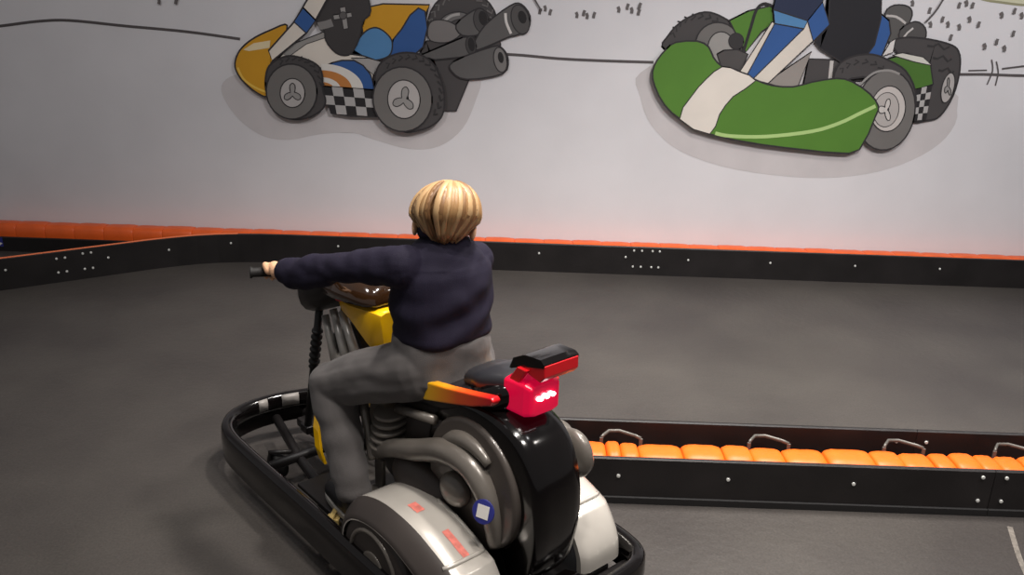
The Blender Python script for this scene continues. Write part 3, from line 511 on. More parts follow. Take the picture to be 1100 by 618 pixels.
   {'k':'f','c':(150,146,143),'p':[(-0.6189,0.9916),(-0.6041,0.9721),(-0.6092,0.9417),(-0.616,0.9276),(-0.6028,0.9222),(-0.5815,0.9031),(-0.5813,0.8769),(-0.6047,0.8719),(-0.626,0.8911),(-0.6334,0.9042),(-0.6447,0.8941),(-0.6711,0.8825),(-0.6916,0.8947),(-0.683,0.9194),(-0.6566,0.9308),(-0.6424,0.9318),(-0.6443,0.9473),(-0.6392,0.9777)],'ink':0.005,'smooth':3},
  ]),
 ]),
 dict(name='kart_picture', label='painted green kart with white stripe and wide bumper, at upper right of wall', cat='mural', at=(1.5666, 0.9255), stuff=0, parts=[
  ('painted_shadow', [
   {'k':'f','c':(203,197,197),'p':[(0.6626,1.1068),(0.6737,0.9712),(0.7485,0.8198),(0.9288,0.6794),(1.2443,0.5893),(1.6617,0.5558),(1.9848,0.5887),(2.2328,0.6776),(2.396,0.8096),(2.427,0.9655),(2.2566,1.1013),(1.0194,1.2081)],'ink':0,'smooth':4},
  ]),
  ('wheel', [
   {'k':'f','c':(70,66,66),'p':[(0.7892,1.2298),(0.7972,1.3081),(0.8699,1.3877),(0.9801,1.4345),(1.0828,1.4092),(1.1649,1.3495),(1.2116,1.2539),(1.0967,1.1514)],'ink':0.01,'smooth':4},
   {'k':'r','c':(48,45,46),'p':[(0.8338,1.2979),(0.8216,1.3223),(0.8043,1.3125)],'w':0.009},
   {'k':'r','c':(48,45,46),'p':[(0.8392,1.3276),(0.8358,1.354),(0.8155,1.3493)],'w':0.009},
   {'k':'r','c':(48,45,46),'p':[(0.8551,1.3545),(0.8606,1.3809),(0.8389,1.3815)],'w':0.009},
   {'k':'r','c':(48,45,46),'p':[(0.8799,1.3765),(0.894,1.4008),(0.8725,1.4067)],'w':0.009},
   {'k':'r','c':(48,45,46),'p':[(0.9119,1.3919),(0.9333,1.4122),(0.9137,1.4229)],'w':0.009},
   {'k':'r','c':(48,45,46),'p':[(0.9484,1.3996),(0.9754,1.4143),(0.9594,1.429)],'w':0.009},
   {'k':'r','c':(48,45,46),'p':[(0.9865,1.399),(1.0171,1.4069),(1.0058,1.4244)],'w':0.009},
   {'k':'r','c':(48,45,46),'p':[(1.0234,1.3901),(1.0552,1.3906),(1.0494,1.4095)],'w':0.009},
   {'k':'r','c':(48,45,46),'p':[(1.0561,1.3735),(1.0865,1.3666),(1.0869,1.3854)],'w':0.009},
   {'k':'f','c':(112,108,105),'p':[(1.1891,1.2727),(1.1892,1.2466),(1.1832,1.2215),(1.1714,1.1987),(1.1543,1.1793),(1.1329,1.1644),(1.1082,1.1548),(1.0815,1.1509),(1.0541,1.153),(1.0274,1.1609),(1.0028,1.1742),(0.9817,1.1922),(0.9649,1.2141),(0.9534,1.2386),(0.9477,1.2645),(0.948,1.2905),(0.9544,1.3154),(0.9665,1.3378),(0.9835,1.3567),(1.0048,1.3712),(1.0292,1.3806),(1.0556,1.3844),(1.0825,1.3824),(1.1088,1.3747),(1.1331,1.3618),(1.1543,1.3441),(1.1712,1.3227),(1.183,1.2985)],'ink':0.008},
   {'k':'f','c':(156,152,148),'p':[(1.1612,1.2522),(1.1617,1.2326),(1.1584,1.2138),(1.1517,1.1967),(1.1417,1.1823),(1.129,1.1713),(1.1142,1.1642),(1.0981,1.1614),(1.0815,1.1631),(1.0653,1.1691),(1.0502,1.1792),(1.037,1.1928),(1.0265,1.2093),(1.0191,1.2277),(1.0152,1.2472),(1.0149,1.2668),(1.0183,1.2855),(1.0252,1.3023),(1.0352,1.3165),(1.0479,1.3273),(1.0625,1.3342),(1.0784,1.3369),(1.0948,1.3353),(1.1109,1.3294),(1.1258,1.3195),(1.139,1.3061),(1.1495,1.2899),(1.1571,1.2716)],'ink':0.006},
  ]),
  ('rear_fender', [
   {'k':'f','c':(82,128,42),'p':[(1.1143,1.3959),(1.211,1.4484),(1.3335,1.4795),(1.3553,1.3896),(1.296,1.3442),(1.2225,1.2346)],'ink':0.009},
  ]),
  ('engine', [
   {'k':'f','c':(78,74,73),'p':[(1.0688,1.2196),(1.1019,1.2404),(1.1769,1.2478),(1.2353,1.2253),(1.2079,1.1154),(1.0992,1.1515)],'ink':0.008},
  ]),
  ('rod', [
   {'k':'f','c':(50,47,48),'p':[(1.2043,1.2927),(1.2044,1.2835),(1.2025,1.2746),(1.1987,1.2666),(1.1931,1.2599),(1.186,1.2547),(1.1779,1.2513),(1.1691,1.25),(1.16,1.2507),(1.1511,1.2535),(1.1429,1.2582),(1.1358,1.2645),(1.1301,1.2722),(1.1261,1.2808),(1.124,1.29),(1.124,1.2992),(1.1259,1.3079),(1.1298,1.3159),(1.1354,1.3226),(1.1424,1.3278),(1.1505,1.3311),(1.1593,1.3324),(1.1684,1.3317),(1.1772,1.3289),(1.1854,1.3243),(1.1925,1.318),(1.1982,1.3104),(1.2022,1.3018)],'ink':0.005},
   {'k':'r','c':(40,37,38),'p':[(1.2089,1.2342),(1.2337,1.3615),(1.2523,1.4531),(1.2877,1.4875),(1.3391,1.475)],'w':0.016,'smooth':4},
  ]),
  ('axle_block', [
   {'k':'f','c':(70,66,66),'p':[(1.5566,1.0673),(1.5664,1.2119),(1.6932,1.2113),(1.8813,1.2078),(1.8978,1.109),(1.7013,1.0923),(1.6265,1.0797)],'ink':0.008},
   {'k':'r','c':(196,190,186),'p':[(1.6939,1.2064),(1.6964,1.157),(1.699,1.1072)],'w':0.02},
  ]),
  ('exhaust_pipe', [
   {'k':'f','c':(88,85,83),'p':[(1.9501,1.3372),(1.9385,1.4617),(1.9808,1.5034),(2.0562,1.4988),(2.0842,1.4546),(2.058,1.3795),(2.0143,1.3151)],'ink':0.008,'smooth':3},
   {'k':'r','c':(190,184,180),'p':[(1.9459,1.4476),(2.0013,1.4447),(2.0569,1.4131)],'w':0.012,'smooth':3},
  ]),
  ('exhaust_pipe', [
   {'k':'f','c':(80,77,76),'p':[(2.0331,1.3787),(2.1048,1.4243),(2.1657,1.3927),(2.1675,1.33),(2.0569,1.302)],'ink':0.008,'smooth':3},
   {'k':'r','c':(200,194,190),'p':[(2.0558,1.3359),(2.0755,1.3656),(2.101,1.3906)],'w':0.01},
  ]),
  ('wheel', [
   {'k':'f','c':(70,66,66),'p':[(2.0086,1.2906),(2.0359,1.3353),(2.1607,1.3395),(2.3037,1.3152),(2.3665,1.2783),(2.3928,1.1856),(2.3853,1.0453),(2.3357,0.9316),(2.2712,0.9037),(2.1812,0.9006),(2.2153,1.0496),(2.1712,1.1483)],'ink':0.01,'smooth':4},
   {'k':'r','c':(46,43,44),'p':[(2.193,1.3017),(2.224,1.2979),(2.2512,1.3134),(2.2869,1.2853),(2.314,1.3009)],'w':0.012},
   {'k':'r','c':(46,43,44),'p':[(2.2352,1.2395),(2.2612,1.2355),(2.2885,1.2511),(2.3194,1.2227),(2.3376,1.2381)],'w':0.012},
   {'k':'r','c':(46,43,44),'p':[(2.2777,1.1768),(2.2989,1.1725),(2.3262,1.1883),(2.3523,1.1595),(2.3615,1.1747)],'w':0.012},
   {'k':'r','c':(46,43,44),'p':[(2.3206,1.1135),(2.3368,1.109),(2.3643,1.125),(2.3855,1.0957),(2.3855,1.1107)],'w':0.012},
   {'k':'f','c':(180,174,171),'p':[(2.3804,1.0776),(2.3786,1.0598),(2.3752,1.0432),(2.3704,1.0286),(2.3644,1.0168),(2.3574,1.0084),(2.35,1.0038),(2.3423,1.0033),(2.3349,1.0069),(2.3281,1.0143),(2.3223,1.0253),(2.3177,1.0392),(2.3146,1.0554),(2.3131,1.073),(2.3133,1.0911),(2.3151,1.1088),(2.3186,1.1252),(2.3234,1.1396),(2.3295,1.1512),(2.3363,1.1594),(2.3437,1.1639),(2.3513,1.1644),(2.3586,1.161),(2.3653,1.1536),(2.3712,1.1429),(2.3758,1.1291),(2.379,1.1131),(2.3805,1.0957)],'ink':0.006},
   {'k':'f','c':(150,146,143),'p':[(2.3397,1.1383),(2.3474,1.123),(2.3505,1.0997),(2.3505,1.089),(2.3556,1.0846),(2.3653,1.0696),(2.3694,1.0495),(2.3627,1.046),(2.3529,1.0611),(2.3485,1.0713),(2.3465,1.0637),(2.3399,1.0552),(2.3314,1.0649),(2.3304,1.0837),(2.337,1.0921),(2.3414,1.0926),(2.3384,1.1046),(2.3353,1.1279)],'ink':0.005,'smooth':3},
  ]),
  ('seat', [
   {'k':'f','c':(46,88,150),'p':[(1.8972,1.4698),(1.9649,1.4244),(1.9847,1.3577),(1.9569,1.2399),(1.8748,1.2469)],'ink':0.008},
   {'k':'f','c':(220,214,210),'p':[(1.9569,1.2399),(1.9893,1.3143),(2.0167,1.3298),(2.0138,1.2614)],'ink':0.005},
   {'k':'f','c':(27,25,31),'p':[(1.6154,1.6203),(1.8896,1.6294),(1.9186,1.4324),(1.9067,1.2969),(1.8561,1.2069),(1.7568,1.1937),(1.6188,1.2676),(1.5837,1.3006),(1.6464,1.3849),(1.6311,1.5178)],'ink':0.008},
  ]),
  ('rear_pod', [
   {'k':'f','c':(72,114,38),'p':[(1.9703,1.2207),(2.0925,1.2592),(2.2257,1.2096),(2.2617,1.1015),(2.1759,1.0684),(2.1043,1.0961)],'ink':0.009},
   {'k':'f','c':(214,210,200),'p':[(2.0113,1.2466),(2.0644,1.2607),(2.179,1.2425),(2.2326,1.2),(2.1332,1.2164)],'ink':0.005},
  ]),
  ('floor_panel', [
   {'k':'f','c':(34,31,33),'p':[(2.1653,1.0705),(2.2556,1.0962),(2.2574,0.9084),(2.1765,0.8979)],'ink':0.006},
   {'k':'f','c':(176,172,170),'p':[(2.1772,1.0392),(2.2035,1.0458),(2.2051,1.0105),(2.1795,1.0048)],'ink':0},
   {'k':'f','c':(176,172,170),'p':[(2.1818,0.9703),(2.2068,0.9749),(2.2084,0.9392),(2.1841,0.9356)],'ink':0},
   {'k':'f','c':(176,172,170),'p':[(2.2019,1.081),(2.2287,1.0886),(2.2297,1.0524),(2.2035,1.0458)],'ink':0},
   {'k':'f','c':(176,172,170),'p':[(2.2051,1.0105),(2.2307,1.0161),(2.2317,0.9795),(2.2068,0.9749)],'ink':0},
   {'k':'f','c':(176,172,170),'p':[(2.2084,0.9392),(2.2327,0.9428),(2.2337,0.9058),(2.2101,0.9033)],'ink':0},
   {'k':'f','c':(176,172,170),'p':[(2.2297,1.0524),(2.2559,1.0591),(2.2563,1.0217),(2.2307,1.0161)],'ink':0},
   {'k':'f','c':(176,172,170),'p':[(2.2317,0.9795),(2.2567,0.9841),(2.257,0.9463),(2.2327,0.9428)],'ink':0},
  ]),
  ('steering_fairing', [
   {'k':'f','c':(150,142,136),'p':[(1.3502,1.0803),(1.5738,1.2514),(1.5261,1.0662),(1.4535,1.0537)],'ink':0.006},
   {'k':'f','c':(222,212,200),'p':[(1.3391,1.3986),(1.3553,1.3896),(1.2479,1.1218),(1.2004,1.1351)],'ink':0.006},
   {'k':'f','c':(46,88,150),'p':[(1.3553,1.3896),(1.5136,1.368),(1.2764,1.0978),(1.2428,1.1216)],'ink':0.006},
   {'k':'f','c':(222,212,200),'p':[(1.5136,1.368),(1.5276,1.4097),(1.5727,1.3065),(1.361,1.0756),(1.2764,1.0978)],'ink':0.006},
   {'k':'f','c':(82,134,182),'p':[(1.3409,1.4608),(1.5276,1.4097),(1.5136,1.368),(1.3553,1.3896)],'ink':0.006},
   {'k':'f','c':(34,44,72),'p':[(1.336,1.4606),(1.3506,1.6116),(1.5958,1.6197),(1.5937,1.5024),(1.5276,1.4097)],'ink':0.006},
   {'k':'f','c':(46,88,150),'p':[(1.5276,1.4097),(1.593,1.5071),(1.6474,1.3946),(1.5727,1.3065)],'ink':0.006},
  ]),
  ('wheel', [
   {'k':'f','c':(70,66,66),'p':[(1.7232,1.083),(1.7237,1.1777),(1.7912,1.2318),(1.8999,1.2478),(2.0014,1.2168),(2.0968,1.1656),(2.1667,1.063),(2.1811,0.957),(2.1032,1.0457),(1.8691,1.128)],'ink':0.01,'smooth':3},
   {'k':'r','c':(46,43,44),'p':[(1.7534,1.1445),(1.7554,1.1703),(1.7352,1.1657)],'w':0.009},
   {'k':'r','c':(46,43,44),'p':[(1.7745,1.1702),(1.7894,1.1943),(1.7666,1.1964)],'w':0.009},
   {'k':'r','c':(46,43,44),'p':[(1.8091,1.1885),(1.8348,1.2075),(1.8125,1.2159)],'w':0.009},
   {'k':'r','c':(46,43,44),'p':[(1.8523,1.1969),(1.8851,1.2082),(1.8664,1.2217)],'w':0.009},
   {'k':'r','c':(46,43,44),'p':[(1.898,1.1941),(1.9335,1.1962),(1.9211,1.2129)],'w':0.009},
   {'k':'r','c':(46,43,44),'p':[(1.94,1.1807),(1.9732,1.1732),(1.9687,1.1908)],'w':0.009},
   {'k':'r','c':(46,43,44),'p':[(1.9723,1.1585),(1.9986,1.1423),(2.0028,1.1584)],'w':0.009},
   {'k':'f','c':(112,108,105),'p':[(2.1858,0.9373),(2.1837,0.8891),(2.1735,0.8438),(2.1555,0.8039),(2.1307,0.7714),(2.1002,0.7481),(2.0656,0.7352),(2.0288,0.7334),(1.9916,0.7429),(1.956,0.763),(1.9239,0.7928),(1.8969,0.8306),(1.8763,0.8744),(1.8632,0.9219),(1.8581,0.9708),(1.8612,1.0185),(1.8722,1.0626),(1.8907,1.1012),(1.9155,1.1322),(1.9455,1.1544),(1.9792,1.1665),(2.0149,1.1682),(2.051,1.1593),(2.0858,1.1402),(2.1175,1.1118),(2.1445,1.0755),(2.1656,1.0329),(2.1796,0.986)],'ink':0.008},
   {'k':'r','c':(150,146,143),'p':[(1.8605,1.0877),(1.9215,1.1497),(1.9999,1.1673),(2.0641,1.1496)],'w':0.012,'smooth':4},
   {'k':'f','c':(200,192,187),'p':[(2.1296,0.949),(2.1272,0.9219),(2.1201,0.8966),(2.1087,0.8746),(2.0933,0.8569),(2.0749,0.8445),(2.0544,0.8381),(2.0328,0.8379),(2.0112,0.844),(1.9908,0.856),(1.9725,0.8734),(1.9574,0.8952),(1.9461,0.9203),(1.9392,0.9474),(1.9371,0.9752),(1.9398,1.0022),(1.9471,1.027),(1.9587,1.0486),(1.974,1.0658),(1.9922,1.0778),(2.0124,1.0841),(2.0336,1.0843),(2.0549,1.0784),(2.0751,1.0667),(2.0932,1.0497),(2.1084,1.0284),(2.1199,1.0037),(2.1271,0.9768)],'ink':0.006},
   {'k':'f','c':(182,175,171),'p':[(2.0942,0.9471),(2.0924,0.9266),(2.0872,0.9075),(2.0788,0.8909),(2.0676,0.8775),(2.0542,0.8681),(2.0392,0.8632),(2.0235,0.863),(2.0078,0.8675),(1.9929,0.8765),(1.9796,0.8896),(1.9685,0.9059),(1.9603,0.9248),(1.9552,0.9453),(1.9537,0.9662),(1.9556,0.9866),(1.9609,1.0055),(1.9694,1.0219),(1.9806,1.035),(1.9939,1.0442),(2.0087,1.049),(2.0242,1.0492),(2.0398,1.0448),(2.0545,1.036),(2.0678,1.0232),(2.0788,1.0071),(2.0872,0.9884),(2.0924,0.9681)],'ink':0.004},
   {'k':'f','c':(206,199,194),'p':[(2.0318,1.0142),(2.0407,0.9918),(2.0362,0.9669),(2.0311,0.9569),(2.0396,0.9475),(2.0528,0.923),(2.0519,0.8999),(2.0363,0.904),(2.0231,0.9285),(2.0188,0.9427),(2.0109,0.9379),(1.9932,0.9372),(1.9803,0.9552),(1.9869,0.9738),(2.0046,0.9744),(2.014,0.9701),(2.0134,0.9844),(2.0179,1.0093)],'ink':0.005,'smooth':3},
  ]),
  ('bumper', [
   {'k':'f','c':(82,128,42),'p':[(0.7883,1.2396),(0.8355,1.2754),(0.9505,1.2856),(1.0141,1.257),(1.0451,1.2041),(1.0987,1.1565),(1.1739,1.1441),(1.2818,1.0955),(1.3776,1.0662),(1.4959,1.0622),(1.5971,1.0917),(1.7258,1.1156),(1.8123,1.1011),(1.9197,1.0394),(1.9768,0.9755),(1.9709,0.919),(1.9136,0.7324),(1.7888,0.7096),(1.6221,0.7196),(1.3572,0.7418),(1.0694,0.7893),(0.9059,0.8615),(0.8053,0.9401),(0.7425,1.0394),(0.7233,1.1138),(0.7431,1.179)],'ink':0.009,'smooth':2},
   {'k':'f','c':(228,219,208),'p':[(1.0987,1.1565),(1.1903,1.1347),(1.2878,1.0882),(1.1755,0.9987),(1.1125,0.8995),(1.0694,0.7893),(0.8951,0.8663),(0.9495,0.996),(1.017,1.0864)],'ink':0.006,'smooth':2},
   {'k':'r','c':(176,206,130),'p':[(1.1,0.7956),(1.185,0.7829),(1.3828,0.7867),(1.6361,0.8247),(1.7811,0.8764),(1.881,0.9313),(1.9614,0.9749)],'w':0.02,'smooth':4},
  ]),
 ]),
 dict(name='mural_ground_line', label='thin painted grey ground line running behind both painted karts', cat='mural', at=(0.3121, 1.1644), stuff=0, parts=[
  ('ground_line', [
   {'k':'r','c':(86,80,80),'p':[(-2.9838,1.2199),(-2.8295,1.2348),(-2.6225,1.266),(-2.4443,1.2768),(-2.1437,1.2578),(-1.8169,1.2396),(-1.5256,1.2104)],'w':0.015,'smooth':5},
  ]),
  ('ground_line', [
   {'k':'r','c':(86,80,80),'p':[(-0.1155,1.1795),(0.0167,1.1766),(0.2103,1.1659),(0.4139,1.1629),(0.5664,1.1631),(0.7291,1.1637)],'w':0.015,'smooth':5},
  ]),
  ('ground_line', [
   {'k':'r','c':(86,80,80),'p':[(2.3988,1.1561),(2.5503,1.1612),(2.6776,1.1606),(2.9058,1.1634)],'w':0.015,'smooth':4},
   {'k':'r','c':(86,80,80),'p':[(2.4452,1.1775),(2.5456,1.1834)],'w':0.008},
   {'k':'r','c':(86,80,80),'p':[(2.5587,1.2406),(2.5764,1.182),(2.5619,1.1067)],'w':0.008,'smooth':4},
   {'k':'r','c':(86,80,80),'p':[(2.5859,1.2317),(2.6088,1.1732),(2.6086,1.1033)],'w':0.008,'smooth':4},
   {'k':'r','c':(86,80,80),'p':[(2.6246,1.1935),(2.7422,1.2124),(2.8416,1.2207)],'w':0.01},
  ]),
 ]),
 dict(name='mural_grass_ticks', label='small painted grey grass ticks scattered on wall beside the green kart', cat='mural', at=(2.4489, 1.4022), stuff=1, parts=[
  ('grass_ticks', [
   {'k':'r','c':(104,98,97),'p':[(0.1034,1.4243),(0.098,1.4098),(0.0957,1.3935)],'w':0.016},
   {'k':'r','c':(104,98,97),'p':[(0.1207,1.4391),(0.1273,1.4251),(0.125,1.4088)],'w':0.016},
   {'k':'r','c':(104,98,97),'p':[(0.1584,1.4214),(0.1531,1.4069),(0.1509,1.3905)],'w':0.016},
   {'k':'r','c':(104,98,97),'p':[(0.2918,1.4115),(0.2987,1.3974),(0.2966,1.381)],'w':0.016},
   {'k':'r','c':(104,98,97),'p':[(0.3382,1.4226),(0.333,1.4081),(0.331,1.3918)],'w':0.016},
   {'k':'r','c':(104,98,97),'p':[(0.347,1.4086),(0.3539,1.3944),(0.3519,1.3781)],'w':0.016},
   {'k':'r','c':(104,98,97),'p':[(0.3936,1.4149),(0.3885,1.4004),(0.3866,1.384)],'w':0.016},
   {'k':'r','c':(104,98,97),'p':[(0.5141,1.4475),(0.5211,1.4335),(0.5193,1.4172)],'w':0.016},
   {'k':'r','c':(104,98,97),'p':[(0.5697,1.4636),(0.5648,1.4492),(0.5631,1.4329)],'w':0.016},
   {'k':'r','c':(104,98,97),'p':[(0.5841,1.4451),(0.5912,1.431),(0.5895,1.4147)],'w':0.016},
   {'k':'r','c':(104,98,97),'p':[(0.6316,1.4371),(0.6268,1.4227),(0.6251,1.4064)],'w':0.016},
   {'k':'r','c':(104,98,97),'p':[(2.071,1.531),(2.0795,1.5171),(2.0795,1.501)],'w':0.016},
   {'k':'r','c':(104,98,97),'p':[(2.1778,1.4981),(2.1746,1.4838),(2.1747,1.4677)],'w':0.016},
   {'k':'r','c':(104,98,97),'p':[(2.1864,1.4264),(2.1951,1.4123),(2.1953,1.396)],'w':0.016},
   {'k':'r','c':(104,98,97),'p':[(2.2546,1.455),(2.2515,1.4405),(2.2516,1.4243)],'w':0.016},
   {'k':'r','c':(104,98,97),'p':[(2.2792,1.4295),(2.288,1.4154),(2.2882,1.3991)],'w':0.016},
   {'k':'r','c':(104,98,97),'p':[(2.3286,1.5292),(2.3256,1.5149),(2.3258,1.4988)],'w':0.016},
   {'k':'r','c':(104,98,97),'p':[(2.3418,1.4184),(2.3507,1.4043),(2.351,1.388)],'w':0.016},
   {'k':'r','c':(104,98,97),'p':[(2.3165,1.3646),(2.3134,1.35),(2.3136,1.3336)],'w':0.016},
   {'k':'r','c':(104,98,97),'p':[(2.3553,1.5404),(2.3641,1.5266),(2.3644,1.5105)],'w':0.016},
   {'k':'r','c':(104,98,97),'p':[(2.399,1.5315),(2.396,1.5172),(2.3964,1.5012)],'w':0.016},
   {'k':'r','c':(104,98,97),'p':[(2.3884,1.4594),(2.3972,1.4454),(2.3976,1.4292)],'w':0.016},
   {'k':'r','c':(104,98,97),'p':[(2.4506,1.4352),(2.4476,1.4208),(2.4481,1.4045)],'w':0.016},
   {'k':'r','c':(104,98,97),'p':[(2.5535,1.4872),(2.5626,1.4732),(2.5631,1.457)],'w':0.016},
   {'k':'r','c':(104,98,97),'p':[(2.6259,1.5105),(2.6231,1.4962),(2.6237,1.48)],'w':0.016},
   {'k':'r','c':(104,98,97),'p':[(2.66,1.4881),(2.6691,1.4742),(2.6698,1.458)],'w':0.016},
   {'k':'r','c':(104,98,97),'p':[(2.6447,1.3956),(2.642,1.381),(2.6426,1.3646)],'w':0.016},
   {'k':'r','c':(104,98,97),'p':[(2.4965,1.3241),(2.5055,1.3098),(2.506,1.2932)],'w':0.016},
   {'k':'r','c':(104,98,97),'p':[(2.5651,1.3504),(2.5622,1.3358),(2.5628,1.3193)],'w':0.016},
   {'k':'r','c':(104,98,97),'p':[(2.6045,1.317),(2.6137,1.3027),(2.6143,1.2861)],'w':0.016},
   {'k':'r','c':(104,98,97),'p':[(0.6339,1.4705),(0.6291,1.4561),(0.6274,1.4399)],'w':0.016},
   {'k':'r','c':(104,98,97),'p':[(-1.9476,1.4084),(-1.943,1.3943),(-1.9477,1.3779)],'w':0.016},
   {'k':'r','c':(104,98,97),'p':[(-1.8453,1.4118),(-1.8527,1.3973),(-1.8572,1.381)],'w':0.016},
   {'k':'r','c':(86,80,80),'p':[(0.0548,1.4891),(0.0814,1.4473),(0.108,1.4101)],'w':0.008},
   {'k':'r','c':(86,80,80),'p':[(2.1603,1.4213),(2.2038,1.48),(2.2354,1.5473),(2.2606,1.595)],'w':0.01,'smooth':4},
  ]),
 ]),
 dict(name='mural_hill', label='pale painted hill edge in the top right corner of wall', cat='mural', at=(2.6211, 1.5271), stuff=0, parts=[
  ('hill', [
   {'k':'f','c':(206,204,176),'p':[(2.3586,1.5983),(2.4428,1.5495),(2.5447,1.5364),(2.6708,1.5264),(2.8704,1.5212),(2.8456,1.6237)],'ink':0},
   {'k':'r','c':(150,146,116),'p':[(2.3605,1.589),(2.4428,1.5495),(2.5447,1.5364),(2.6708,1.5264),(2.8704,1.5212)],'w':0.012,'smooth':4},
  ]),
 ]),
]
def fill_faces(mbd, pts, y):
    bm = bmesh.new(); vs = [bm.verts.new((p[0], y, p[1])) for p in pts]
    bm.faces.new(vs); r = bmesh.ops.triangulate(bm, faces=bm.faces[:], ngon_method='EAR_CLIP'); bm.verts.index_update()
    mbd.add([v.co.copy() for v in bm.verts], [tuple(v.index for v in f.verts) for f in bm.faces]); bm.free()
def ribbon(mbd, pts, w, y):
    P = [V((p[0], y, p[1])) for p in pts]; vs = []; N = len(P)
    for i, p in enumerate(P):
        t = (P[min(i+1, N-1)]-P[max(i-1, 0)]).normalized(); n = V((-t.z, 0, t.x))*w/2
        vs += [p-n, p+n]
    mbd.add(vs, [(2*i, 2*i+2, 2*i+3, 2*i+1) for i in range(N-1)])
for thing in MURAL:
    root = empty(thing['name'], (thing['at'][0], WALL_Y, thing['at'][1])); ox, oz = thing['at']
    tag(root, thing['label'], thing['cat'])
    lay = 0
    for pn, shapes in thing['parts']:
        mbd = MB(); cols = []
        for sh in shapes:
            lay += 1; y = -0.0006-0.00035*lay
            pts = [(p[0]-ox, p[1]-oz) for p in sh['p']]
            def slot(c):
                if c not in cols: cols.append(c)
                return cols.index(c)
            if sh.get('smooth') is not None:
                pts = [(q.x, q.y) for q in catmull([(p[0], p[1], 0) for p in pts], sh['smooth'], sh['k'] == 'f')]
            if sh['k'] == 'f':
                mbd.slot = slot(tuple(sh['c'])); fill_faces(mbd, pts, y)
                if sh.get('ink'):
                    lay += 1; mbd.slot = slot(INK); ribbon(mbd, pts+pts[:2], sh['ink'], y-0.00035)
            else:
                mbd.slot = slot(tuple(sh['c'])); ribbon(mbd, pts, sh['w'], y)
        me = mbd.mesh(pn, recalc=False)
        o = link(pn, me, root, [paint(c) for c in cols], smooth=False)
    if thing.get('stuff'): root['kind'] = 'stuff'

# ------------------------------------------------------------------ the motorbike-shaped kart (x forward, y left, z up in its own frame)
ANG = math.atan2(0.747, -0.665)
ORG = (-0.2925, 2.284, 0.0)
K = empty('motorbike_kart', ORG, ANG)
tag(K, 'black and silver motorbike-shaped kart with yellow tank and glowing red tail light', 'kart')

RP = [(-.715, .0), (-.71, .14), (-.67, .25), (-.57, .305), (-.3, .312), (.1, .312), (.42, .314), (.60, .305), (.695, .262), (.742, .19), (.757, .09), (.735, -.03),
      (.68, -.15), (.58, -.245), (.42, -.295), (.1, -.312), (-.3, -.328), (-.60, -.326), (-.695, -.27), (-.715, -.14)]
ring_path = catmull([(a, b, 0) for a, b in RP], 6)
def ring_rings(path, prof, closed=True):
    N = len(path); out = []
    for i, p in enumerate(path):
        if closed: t = (path[(i+1) % N]-path[i-1]).normalized()
        else: t = (path[min(i+1, N-1)]-path[max(i-1, 0)]).normalized()
        n = V((t.y, -t.x, 0))            # inwards is -n for this winding
        if n.dot(p) < 0: n = -n
        out.append([p+n*a+V((0, 0, z)) for a, z in prof])
    return out
PROF = [(-.012, .058), (0, .066), (.002, .12), (0, .160), (-.007, .172), (-.020, .176), (-.034, .172), (-.040, .160), (-.040, .128), (-.034, .120), (-.022, .112), (-.022, .062)]
ringo = MB().loft(ring_rings(ring_path, PROF), closed=True).build('bumper_ring', M_GLOSS, K); sharp(ringo, 50)
# pale grey patches inside the front of the ring
def patch(i0, i1):
    sub = [ring_path[k] for k in range(i0, i1+1)]
    pr = [(-.0345, .1735), (-.0415, .162), (-.0415, .132), (-.0395, .132), (-.0395, .160), (-.034, .171)]
    MB().loft(ring_rings(sub, pr, False)).build('pale_patch', M_PATCH, ringo)['label'] = 'pale grey patch on the ring'
patch(63, 66); patch(58, 60)

# chassis
c = MB()
c.box((-.24, 0, .112), (.74, .46, .016), None, .004)
c.build('deck', M_SATIN, K, smooth=False)
c = MB()
c.tube([(.42, -.275, .1), (.42, .275, .1)], .017, 10)
c.tube([(-.6, .18, .085), (.1, .18, .085), (.42, .13, .09), (.70, .07, .1)], .016, 10)
c.tube([(-.6, -.18, .085), (.1, -.18, .085), (.42, -.13, .09), (.68, -.03, .1)], .016, 10)
c.tube([(-.63, -.28, .1), (-.63, .28, .1)], .02, 10)
c.tube([(-.02, -.285, .1), (-.02, .285, .1)], .015, 10)
c.box((.47, -.005, .098), (.34, .06, .03), None, .006)
c.build('chassis_frame', M_SATIN, K)
for s in (1, -1):
    c = MB()
    o = MB().cyl((.50, .17*s, .045), (0, 1, 0), .045, .04, 24, .01).build('caster', M_RUBBER, K)
    c.tube([(.50, .195*s, .045), (.50, .195*s, .1), (.46, .14*s, .1)], .008, 8)
    c.build('caster_bracket', M_SATIN, K)

# rear wheels and their silver covers
CP = catmull([(-.085, .135, 0), (-.088, .205, 0), (-.112, .255, 0), (-.165, .296, 0), (-.26, .322, 0), (-.38, .320, 0), (-.48, .295, 0), (-.545, .272, 0), (-.562, .262, 0), (-.590, .225, 0), (-.612, .180, 0), (-.618, .135, 0)], 5, False)
def cover_pt(u, w, s, off=0.0):
    """u along the profile 0..1, w across 0 (inner) .. 1 (outer)"""
    t = u*(len(CP)-1); i = min(int(t), len(CP)-2); p = CP[i].lerp(CP[i+1], t-i); tg = (CP[i+1]-CP[i]).normalized(); n = V((tg.y, -tg.x, 0))
    if n.y < 0 and abs(n.y) > .3: n = -n
    e = max(0, (w-.62)/.38); sc = 1-.22*e**2.0; e2 = max(0, (.1-w)/.1)*.03
    cx, cz = -.25, .135
    x = cx+(p.x-cx)*(sc-e2)+n.x*off; z = cz+(p.y-cz)*(sc-e2)+n.y*off
    return V((x, s*(.125+(.17 if s > 0 else .19)*w), z))
